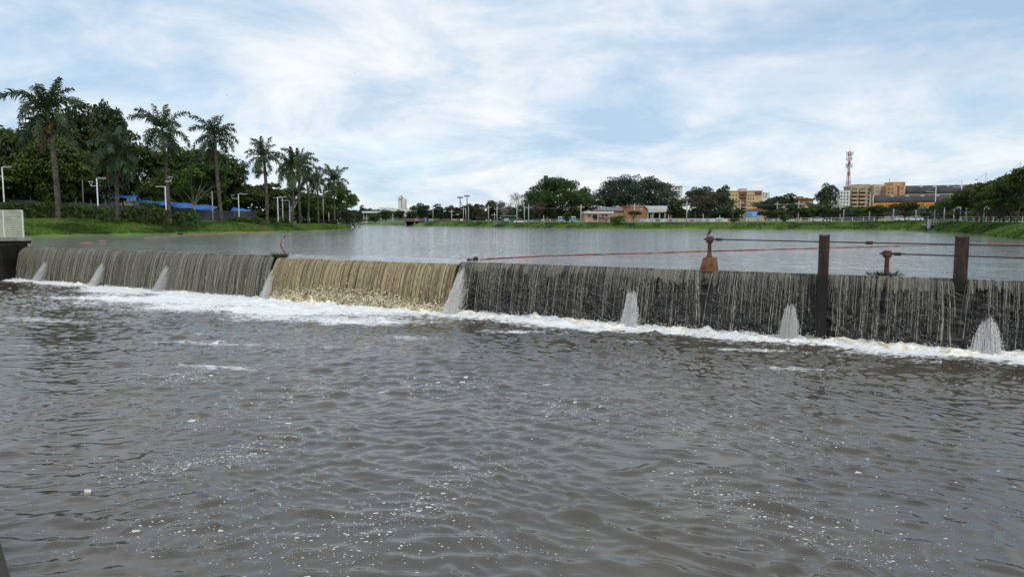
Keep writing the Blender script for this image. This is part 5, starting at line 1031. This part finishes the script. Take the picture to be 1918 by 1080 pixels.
tree('bush', 1158, 401, 207, 36, 'dark round bush growing at the waterline before the pink house', 'bush', None, 'shore_bush'); tree('umbrella3', 1187, 393, 214, 28, 'small flat crowned tree before the arched brick gable', group='small trees on the far bank'); tree('round', 1062, 396, 216, 22, 'small round bank tree above the turquoise bus', group='small trees on the far bank'); tree('round', 1115, 402, 246, 14, 'little shrub in front of the pink house wall', 'bush', None, 'garden_bush')
p = G(1188, 427, ZL); r = thing('buoy', 'orange buoy at the far waterline right of the shore bush', 'buoy', tuple(p)); MB().tube([(0, 0, -0.1), (0, 0, 0.1), (0, 0, 0.5), (0, 0, 0.62)], [0.25, 0.34, 0.3, 0.08], 10).build('float', M['sign_orange'], r, True); MB().tube([(0, 0, 0.6), (0, 0, 0.95)], 0.05, 6).build('mast', M['steel_grey'], r)
# mural wall
d = 226; r = facade(1198, 1372, 409, d, 'mural_wall', 'low wall painted with blue, white and red murals along the far road', 'wall', 'roof_grey', 0.4)
M['mural_blue'] = pmat('mural_blue', (0.13, 0.2, 0.36), (0.35, 0.38, 0.45), 0.9, 0.8); cols = ['mural_blue', 'white_wall', 'mural_blue', 'car_dark', 'white_wall', 'car_red', 'mural_blue', 'yellow', 'roof_grey', 'car_red', 'mural_blue', 'white_wall']
px = 1200.0; k = 0
while px < 1366:
    w = R.uniform(3, 10); slab(r, d, 'painted_panel', cols[k % len(cols)], px, px + w, 409.4 + R.uniform(0, 2), 414.5, -0.03 - 0.002 * (k % 3), -0.004); px += w + R.uniform(0.6, 5); k += 1
# towers and flats behind
r = facade(1250, 1277, 349, 520, 'white_tower_block', 'white tower block peeping out right of the big tree mound', 'building', 'white_wall', 14, wins=((1263, 1266.5, 351.5, 354.5), (1269, 1272, 351.5, 354), (1269, 1272, 358, 361), (1263, 1266.5, 358, 361))); slab(r, 520, 'roof_box', 'white_wall', 1254, 1263.5, 343.5, 348.9, 2, 10); slab(r, 520, 'cornice', 'roof_grey', 1249.5, 1277.5, 348, 349.6, -0.5, -0.004)
d = 420; yb = 396; r = facade(1367, 1426, 358.5, d, 'yellow_flats', 'yellow block of flats with red brown balcony bands', 'building', 'yellow', 14, parapet='sand')
for pa, pb, ya, y2 in ((1383, 1397, 358.4, 364.5), (1413, 1424.5, 358.6, 364.5), (1383, 1397, 367.5, 370.5), (1383, 1397, 374, 377), (1383, 1397, 381, 384)): slab(r, d, 'band', 'red_brown', pa, pb, ya, y2, -0.5, -0.004)
for row in range(4):
    y = 364.5 + row * 6.5
    for pa in (1371, 1377, 1399, 1403.5, 1408.5): window(r, d, pa, pa + 2.2, y, y + 2.6, sill=False)
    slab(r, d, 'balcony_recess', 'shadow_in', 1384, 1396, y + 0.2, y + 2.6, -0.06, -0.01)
slab(r, d, 'roof_box', 'white_wall', 1389, 1400.5, 353.5, 357.0, 3, 9); slab(r, d, 'tank_lid', 'roof_grey', 1388, 1401, 352.9, 353.4, 2.5, 9.5)
r = facade(1425, 1440, 360, 460, 'white_flats', 'small white block beside the yellow flats', 'building', 'white_wall', 12, wins=((1428, 1430, 362, 364), (1433, 1435, 362, 364), (1433, 1435, 367, 369), (1428, 1430, 367, 369)))
r = simple_house(1398, 1436, 395, 262, 'orange tiled house behind the blue billboard', 'sand', 'roof_red', 9, ((1402, 1406, 398, 402),), 5)
r = simple_house(1494, 1522, 374, 300, 'house with brown roof and balcony left of the dark round tree', 'sand_dark', 'roof_red', 9, ((1497, 1501, 378, 382), (1508, 1514, 378, 383)), 4); slab(r, 300, 'chimney_box', 'brick', 1500, 1509, 367.5, 373, 3, 6)
r = simple_house(1440, 1492, 385, 290, 'long low brown roofed house among the far trees', 'white_wall', 'roof_red', 9, ((1450, 1454, 388, 391), (1468, 1473, 388, 391)), 3)
# billboard
d = 238; x0 = gx(1398, d); zg = float(gz(1410, d)); r = thing('billboard', 'bright blue billboard with white lettering above the far railing', 'billboard', (x0, d, zg)); wv = gx(1424, d) - x0; za, zb = pz(407, d) - zg, pz(395.5, d) - zg; bx('panel', M['blue_sign'], r, 0, wv, 0, 0.15, za, zb)
bx('photo_print', M['mural_blue'], r, 0.3, 1.3, -0.02, -0.003, za + 0.4, zb - 0.4)
for i, (a, b, z) in enumerate(((0.36, 0.78, 0.72), (0.42, 0.72, 0.5), (0.40, 0.80, 0.25))): bx('text_line', M['white_wall'], r, wv * a, wv * b, -0.02, -0.003, za + (zb - za) * z, za + (zb - za) * (z + 0.10))
for t in (0.15, 0.85): bx('leg', M['steel_grey'], r, wv * t - 0.1, wv * t + 0.1, 0.16, 0.3, -0.3, zb)
# lattice mast
d = 410; r = thing('lattice_mast', 'red and white lattice telecom mast with antennas', 'mast', (gx(1586, d), d, 5)); h = pz(284, d) - 5; M['mast_red'] = pmat('mast_red', (0.42, 0.07, 0.05), None, 0.5, 0.6)
NS = 14
for i in range(NS):
    z0_, z1_ = h * i / NS, h * (i + 1) / NS; w0, w1 = 2.1 - 1.6 * min(1, i / (NS * 0.72)), 2.1 - 1.6 * min(1, (i + 1) / (NS * 0.72)); m = MB(); cs = ((-1, -1), (1, -1), (1, 1), (-1, 1))
    for a, b in cs: m.tube([(a * w0, b * w0, z0_), (a * w1, b * w1, z1_)], 0.10, 4)
    for k in range(4):
        a, b = cs[k], cs[(k + 1) % 4]; m.tube([(a[0] * w0, a[1] * w0, z0_), (b[0] * w1, b[1] * w1, z1_)], 0.06, 3); m.tube([(b[0] * w0, b[1] * w0, z0_), (a[0] * w1, a[1] * w1, z1_)], 0.06, 3); m.tube([(a[0] * w1, a[1] * w1, z1_), (b[0] * w1, b[1] * w1, z1_)], 0.08, 3)
    m.build('lattice_section', M['mast_red' if i % 2 else 'steel_white'], r)
MB().tube([(0, 0, 0), (0, 0, h * 0.98)], 0.22, 5).build('cable_run', M['mast_red'], r)
for zz, rr in ((0.985, 1.9), (0.90, 1.5), (0.965, 1.6), (0.805, 1.7), (0.79, 1.3)):
    for k in range(5):
        a = k * 1.256 + zz * 20; x, y = rr * math.cos(a), rr * math.sin(a); z = h * zz; o = bx('antenna', M['steel_white'], r, x - 0.16, x + 0.16, y - 0.12, y + 0.12, z - 1.1, z + 1.0); MB().tube([(0, 0, z), (x, y, z)], 0.07, 3).build('antenna_bracket', M['steel_grey'], r)
MB().tube([(0, 0, h), (0, 0, pz(275, d) - 5)], [0.12, 0.04], 4).build('lightning_rod', M['steel_white'], r)
# flats below the mast
d = 366; r = facade(1571, 1590, 357, d, 'white_flats', 'white flats directly below the lattice mast', 'building', 'white_wall', 6)
for row in range(5):
    for pa in (1573, 1578.5, 1584.5): window(r, d, pa, pa + 2.4, 360 + row * 6, 363 + row * 6, sill=False)
d = 375; r = facade(1591, 1634, 350.5, d, 'balcony_flats', 'taupe flats with stacked balconies between mast and ochre tower', 'building', 'taupe', 8, parapet='sand')
for row in range(5):
    y = 353.5 + row * 7.2
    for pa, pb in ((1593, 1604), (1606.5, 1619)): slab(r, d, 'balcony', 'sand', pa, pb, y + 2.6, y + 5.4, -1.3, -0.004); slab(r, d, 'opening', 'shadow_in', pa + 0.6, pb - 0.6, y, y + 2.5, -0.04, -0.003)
    window(r, d, 1623, 1626.5, y, y + 3, sill=False); window(r, d, 1629, 1631.5, y, y + 3, sill=False)
slab(r, d, 'roof_box', 'taupe', 1610, 1632, 344.5, 350.0, 3, 11)
d = 372; r = facade(1634.3, 1657, 345.5, d, 'sand_flats', 'sand coloured flats with grey window bays left of the ochre tower', 'building', 'sand', 13)
for row in range(6):
    for pa, pb in ((1636.5, 1644), (1647, 1655)): window(r, d, pa, pb, 350.5 + row * 7, 353.5 + row * 7, 'steel_grey')
d = 368; r = facade(1657.3, 1695, 347.5, d, 'ochre_tower', 'stained ochre block with a higher stair tower', 'building', 'sand_dark', 13); slab(r, d, 'stair_tower', 'sand_dark', 1672, 1694.5, 340.5, 347.4, 1, 10); slab(r, d, 'recess', 'red_brown', 1678, 1682, 347.6, 372, -0.05, -0.004)
for pa, ya in ((1661, 352), (1668, 352), (1661, 360), (1668, 360), (1686, 352), (1686, 360)): window(r, d, pa, pa + 1.8, ya, ya + 2.4, sill=False)
MB().tube([(gx(1672, d) - r.location.x, 5, pz(340, d) - r.location.z), (gx(1672, d) - r.location.x, 5, pz(334, d) - r.location.z)], 0.15, 4).build('aerial', M['steel_grey'], r)
# vaulted warehouses
def vault(px0, px1, yt, ye, d, depth, label, sign=None, skew=0.0, group='vaulted warehouses'):
    x0, x1 = gx(px0, d), gx(px1, d); zg = float(gz(px0, d)); w = x1 - x0; he, ht = pz(ye, d) - zg, pz(yt, d + depth * 0.6) - zg; root = thing('warehouse', label, 'warehouse', (x0, d, zg), 0, group); n = 14
    bx('front_wall', M['taupe'], root, 0.2, w, 0.1, 0.6, -0.5, he - 0.01)
    prof = [(depth * (0.5 - 0.5 * math.cos(math.pi * i / (n - 1))), he + (ht - he) * math.sin(math.pi * i / (n - 1)) ** 0.85) for i in range(n)]
    v = []; nx = 20
    for i in range(nx):
        for y, z in prof: v.append((w * i / (nx - 1), y, z + (0.05 if i % 2 else 0)))
    ob = put('roof', np_mesh('roof', np.array(v), grid_faces(nx, n)[:, ::-1], M['vault'], True), root); sm = ob.modifiers.new('thick', 'SOLIDIFY'); sm.thickness = 0.2
    m = MB(); b = [(0.15, y, z - 0.05) for y, z in prof] + [(0.15, depth, -0.5), (0.15, 0, -0.5)]; m.quad(*b); m.build('end_wall', M['sand'], root)
    m = MB(); m.tube([(-0.05, y, z + 0.1) for y, z in prof], 0.22, 5); m.build('edge_trim', M['sand'], root)
    for i in range(4):
        t = 0.22 + 0.2 * i; k = 3; y, z = prof[k]; y2, z2 = prof[k + 1]; m = MB(); m.quad((w * t, y - 0.15, z + 0.22), (w * t + 1.3, y - 0.15, z + 0.22), (w * t + 1.9, y2 - 0.3, z2 + 0.2), (w * t + 0.6, y2 - 0.3, z2 + 0.2)); ob = m.build('skylight', M['roof_grey'], root); sm = ob.modifiers.new('thick', 'SOLIDIFY'); sm.thickness = 0.1
    return root
rv = vault(1692, 1812, 349, 363, 330, 24, 'rear warehouse with dark vaulted roof'); rv.rotation_euler = (0, 0, -0.5); rv.scale = (0.89, 1, 1)
rw = vault(1634, 1772, 366.5, 380.5, 292, 20, 'front warehouse with dark vaulted roof and orange shop fascia')
d = 292; r = rw; rw.rotation_euler = (0, 0, -0.47); rw.scale = (0.894, 1, 1); slab(r, d, 'fascia', 'sign_orange', 1633.6, 1760, 380.2, 387.5, -0.7, -0.2)
for pa in (1634, 1649.5, 1690, 1733, 1757): slab(r, d, 'pillar', 'sign_orange', pa, pa + 1.8, 387.6, 402, -0.6, -0.25)
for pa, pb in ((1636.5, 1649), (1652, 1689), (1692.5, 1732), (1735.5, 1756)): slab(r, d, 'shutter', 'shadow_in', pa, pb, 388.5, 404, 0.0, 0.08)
def lettering(txt, px, d, yc, hpx, mat, root, y):
    cu = bpy.data.curves.new('lettering', 'FONT'); cu.body = txt; cu.size = hpx * d / F; cu.extrude = 0.02; cu.offset = 0.018; ob = bpy.data.objects.new('tmp', cu); COL.objects.link(ob); dg = bpy.context.evaluated_depsgraph_get(); me = bpy.data.meshes.new_from_object(ob.evaluated_get(dg)); COL.objects.unlink(ob); bpy.data.objects.remove(ob)
    me.materials.clear(); me.materials.append(M[mat]); o = put('lettering', me, root, (gx(px, d) - root.location.x, y, pz(yc, d) - root.location.z), (math.pi / 2, 0, 0)); return o
for px in (1636.5, 1710.5):
    lettering('C', px, d, 386.2, 7.2, 'yellow', r, -0.73); o = lettering('ata', px + 6.0, d, 386.2, 7.6, 'sign_black', r, -0.73); o2 = lettering('peças', px + 20.0, d, 386.2, 7.6, 'sign_red', r, -0.73); o.scale = (1.28, 1.1, 1); o2.scale = (1.25, 1.1, 1)
slab(r, d, 'lower_canopy', 'roof_grey', 1716, 1758, 389.5, 391.0, -3.5, -0.75); slab(r, d, 'shop_band', 'brick', 1700, 1740, 398, 402.5, -0.3, -0.01)
# round white tank / lorry below the sign
d = 230; p0 = float(gz(1746, d)); r = thing('delivery_truck', 'white delivery truck parked behind the viewing deck', 'truck', (gx(1741, d), d, p0)); bx('cargo_box', M['car_white'], r, 0.9, 4.2, 0, 2.0, 0.8, 3.0); MB().prism([(-0.6, 0.5), (0.86, 0.5), (0.86, 2.5), (0.1, 2.45), (-0.55, 1.5)], 0.05, 1.95).build('cab', M['car_white'], r); bx('windscreen', M['glass_dark'], r, -0.2, 0.7, 0.0, 0.04, 1.5, 2.2); bx('chassis', M['car_dark'], r, -0.4, 4.1, 0.2, 1.8, 0.45, 0.79)
for wx in (0.1, 3.2): MB().tube([(wx, -0.02, 0.42), (wx, 0.28, 0.42)], 0.42, 10).build('wheel', M['tyre'], r)
# viewing deck
d = dl(436) + 8; xa, xb = gx(1740, d), gx(1797, d); zd = pz(419.5, d); r = thing('viewing_deck', 'small concrete viewing deck with white railing over the right bank', 'deck', (xa, d, zd)); wv = xb - xa; bx('slab', M['concrete'], r, 0, wv, 0, 2.6, -0.35, 0); bx('side_wall', M['white_wall'], r, -0.15, 0.35, -0.1, 0.2, -0.9, 1.0)
for i in range(12): bx('post', M['steel_white'], r, 0.5 + (wv - 0.6) * i / 11, 0.58 + (wv - 0.6) * i / 11, 0.03, 0.11, 0.003, 1.0)
for z in (0.35, 0.68, 1.0): bx('rail', M['steel_white'], r, 0.37, wv + 0.02, 0.02, 0.12, z, z + 0.08)
for i in (0.1, 0.9): bx('pillar', M['concrete'], r, wv * i - 0.25, wv * i + 0.25, 0.6, 1.1, -2.6, -0.453)
# masts with stays on the right bank
def sail_mast(px, yb, yt, d, arm_y, label):
    x, z0 = gx(px, d), pz(yb, d); h = pz(yt, d) - z0; ha = pz(arm_y, d) - z0; u = d / F; root = thing('stayed_lamp_mast', label, 'lamp mast', (x, d, z0), 0, 'stayed lamp masts on the right bank')
    MB().tube([(0, 0, -0.4), (0, 0, h)], [0.11, 0.08], 7).build('pole', M['steel_white'], root, True); MB().tube([(0, 0, ha), (-18 * u, 0, ha + 1.5 * u)], 0.05, 5).build('arm', M['steel_white'], root); MB().tube([(-17 * u, 0, ha + 1.5 * u), (0, 0, h - 0.1)], 0.022, 4).build('stay', M['steel_grey'], root); MB().tube([(0, 0, h * 0.5 + ha * 0.5), (10 * u, 0.5, ha - 6 * u)], 0.022, 4).build('stay', M['steel_grey'], root); bx('lamp_head', M['steel_grey'], root, -19.5 * u, -16 * u, -0.12, 0.12, ha + 1.5 * u - 0.02, ha + 1.5 * u + 0.1)
sail_mast(1750, 411, 349, 182, 360, 'stayed lamp mast rising above the delivery truck'); sail_mast(1798, 412, 337.5, 166, 351, 'stayed lamp mast in front of the vaulted roofs'); sail_mast(1842, 413, 323, 150, 338.5, 'stayed lamp mast above the right bank trees'); sail_mast(1905, 414, 303, 132, 322, 'tallest stayed lamp mast near the right picture edge')

# trees right of centre
RT = 'trees behind the far road'
for a in (('far2', 1268, 369, 240, 46, 'dark leafy tree at the right end of the open shed'), ('far', 1325, 344, 290, 92, 'broad dark tree behind the brown dry tree'), ('wispy', 1302, 349, 280, 60, 'feathery tree left behind the brown dry tree'), ('far2', 1352, 345, 296, 40, 'dark upright tree left of the yellow flats'), ('dry', 1322, 357, 236, 70, 'wide brown dry tree above the mural wall'), ('far', 1345, 388, 232, 46, 'green tree low right of the brown dry tree'), ('olive', 1362, 390, 240, 34, 'olive tree behind the mural wall end'), ('far', 1435, 368, 285, 66, 'dark domed tree behind the blue billboard'), ('far2', 1468, 361, 300, 60, 'tall dark tree right of the white block'), ('far', 1490, 376, 280, 40, 'dark tree before the low brown roofed house'),
          ('round', 1548, 344, 300, 46, 'tall dark egg shaped tree left of the lattice mast'), ('far2', 1525, 380, 262, 46, 'green tree at the left foot of the egg shaped tree'), ('far', 1565, 386, 258, 44, 'dark tree at the right foot of the egg shaped tree'), ('far2', 1600, 385, 262, 54, 'dark tree below the taupe flats'), ('far', 1580, 395, 240, 50, 'low dark tree below the white flats'), ('far2', 1640, 390, 240, 44, 'low dark tree left under the orange fascia'), ('far', 1455, 388, 244, 44, 'low green tree right of the blue billboard'), ('olive', 1480, 392, 236, 36, 'olive tree before the long low house'), ('far2', 1505, 386, 238, 40, 'green tree below the brown roofed house'), ('far', 1380, 392, 236, 24, 'dark shrubby tree just left of the billboard'),
          ('far2', 1232, 398, 330, 60, 'dark tree seen through the open shed'), ('far', 1620, 398, 236, 40, 'low dark shrub tree below the balconies')):
    tree(*a, group=RT)
BT = 'small trees along the far railing'
for a in (('umbrella3', 1385, 391, 205, 28, 'small tree on the bank left of the billboard legs'), ('umbrella', 1433, 394, 200, 34, 'leaning small tree right of the billboard'), ('umbrella2', 1452, 392, 202, 30, 'small tree second right of the billboard'), ('bush', 1470, 399, 198, 24, 'dark rounded bush on the bank between small trees'), ('bush', 1376, 407, 200, 20, 'low brown green bush at the bank edge left of the billboard'), ('umbrella', 1502, 387, 200, 34, 'small dark bank tree before the brown roofed house'), ('umbrella2', 1522, 386, 198, 34, 'small bank tree left of the leaning twin trunks'), ('umbrella3', 1543, 386, 197, 36, 'small bank tree below the egg shaped tree'), ('umbrella', 1560, 390, 196, 34, 'small leaning bank tree left of the short white lamp pole'), ('umbrella2', 1614, 384, 192, 36, 'small bank tree below the balcony flats')):
    tree(*a, group=BT)
for a in (('umbrella3', 1643, 383, 182, 44, 'umbrella shaped tree under the left half of the orange fascia'), ('umbrella', 1695, 375, 178, 56, 'umbrella shaped tree splitting the orange fascia lettering'), ('umbrella2', 1793, 366, 150, 90, 'wide spreading tree directly right of the viewing deck'), ('umbrella', 1764, 378, 176, 48, 'small crowned tree behind the viewing deck railing'),
          ('umbrella3', 1830, 346, 146, 84, 'flat topped tree between two stayed masts'), ('umbrella', 1855, 352, 128, 80, 'forked leaning tree low on the right grass slope'), ('umbrella2', 1880, 330, 134, 90, 'tall spreading tree left of the tallest stayed mast'), ('umbrella3', 1862, 340, 152, 80, 'dark tree in the second row on the right bank'), ('umbrella', 1905, 322, 116, 90, 'dense spreading tree with thick trunk near the right edge'), ('umbrella2', 1945, 298, 108, 100, 'tree cut by the right picture edge'), ('umbrella2', 1893, 322, 121, 100, 'tallest bright green tree crown at the right side'), ('umbrella2', 1838, 336, 136, 96, 'bright green crown below the third stayed mast'), ('umbrella2', 1872, 368, 118, 70, 'low crowned tree with forked trunk on the right slope'), ('bush', 1850, 385, 158, 60, 'leafy bush behind the right bank railing'), ('bush', 1905, 372, 150, 80, 'tall leafy bush behind the thick trunked tree'), ('bush', 1800, 392, 170, 50, 'leafy bush behind the wide spreading tree'), ('far2', 1900, 360, 150, 60, 'dark tree filling the background at the right edge'), ('far2', 1820, 372, 172, 60, 'dark tree behind the flat topped tree'), ('umbrella3', 1925, 330, 128, 80, 'dark crowned tree behind the right edge tree')):
    tree(*a, group='trees on the right bank')
palm(1372, 414, 385, 17, 228, 'small palm left of the yellow flats on the far road', 21, 0, 0, False, nf=12, tr=0.2, group='palms along the far road')
palm(1537, 414, 378, 20, 240, 'small palm in front of the egg shaped tree', 22, 0, 0, False, nf=13, tr=0.2, group='palms along the far road')
# overhead wires on the far bank
for (a, ya, da), (b, yb_, db), lb in (((990, 386, 230), (1088, 385, 222), 'overhead wire left of the pink house'), ((1088, 385, 222), (1188, 383, 240), 'overhead wire above the pink house'), ((1386, 379, 226), (1495, 380, 222), 'overhead wire across the dark domed tree'), ((1495, 380, 222), (1573, 381, 220), 'overhead wire before the egg shaped tree')):
    A, B = W(a, ya, da), W(b, yb_, db); m = MB(); m.tube([tuple((B - A) * t / 10 + np.array((0, 0, -1.6 * math.sin(math.pi * t / 10) * 0.5))) for t in range(11)], 0.03, 4); tag(m.build('overhead_wire', M['steel_grey'], None, False, tuple(A)), lb, 'wire', 'overhead wires on the far bank')

# ------------------------------------------------------------------ far woods closing the view between the trunks
def wood(px0, px1, d, yt, n, leaf, label, mat='leaf_blue'):
    lp = np.arange(px0, px1, 9.0); lt = yt + rng.normal(0, 2.6, len(lp)); k = rng.integers(0, len(lp), n); w = 9 * d / F
    px = lp[k]; zt = np.array([pz(y, d) for y in lt])[k]; zg = gz(px, np.full(n, d)) - 0.3
    x = (px - 959) / F * math.cos(TH) * d + rng.normal(0, w * 0.55, n); t = np.sqrt(rng.random(n)); arch = 1 - 0.25 * np.abs(x - (px - 959) / F * math.cos(TH) * d) / w
    c = np.stack((x, d + rng.normal(0, 2.5, n), zg + (zt - zg) * t * arch), -1); v = leaves(c, np.tile(np.array((0, -0.7, 0.4)), (n, 1)), np.full(n, leaf), rng, 0.3)
    tag(put('distant_wood', np_mesh('distant_wood', v, np.arange(n * 4).reshape(-1, 4), M[mat])), label, None, None, 'stuff')
wood(-60, 470, 205, 368, 14000, 0.5, 'dark wood behind the trees of the left bank', 'leaf_dark'); wood(440, 668, 245, 392, 7000, 0.5, 'low dark scrub behind the last palms', 'leaf_dark')
wood(655, 1010, 470, 395, 14000, 0.9, 'low far wood beyond the far end of the lake'); wood(960, 1420, 345, 394, 12000, 0.7, 'dark wood behind the pink house and shed'); wood(1380, 1720, 315, 392, 9000, 0.7, 'dark wood behind the far road'); wood(1690, 2000, 215, 393, 6000, 0.5, 'dark scrub behind the right bank trees')
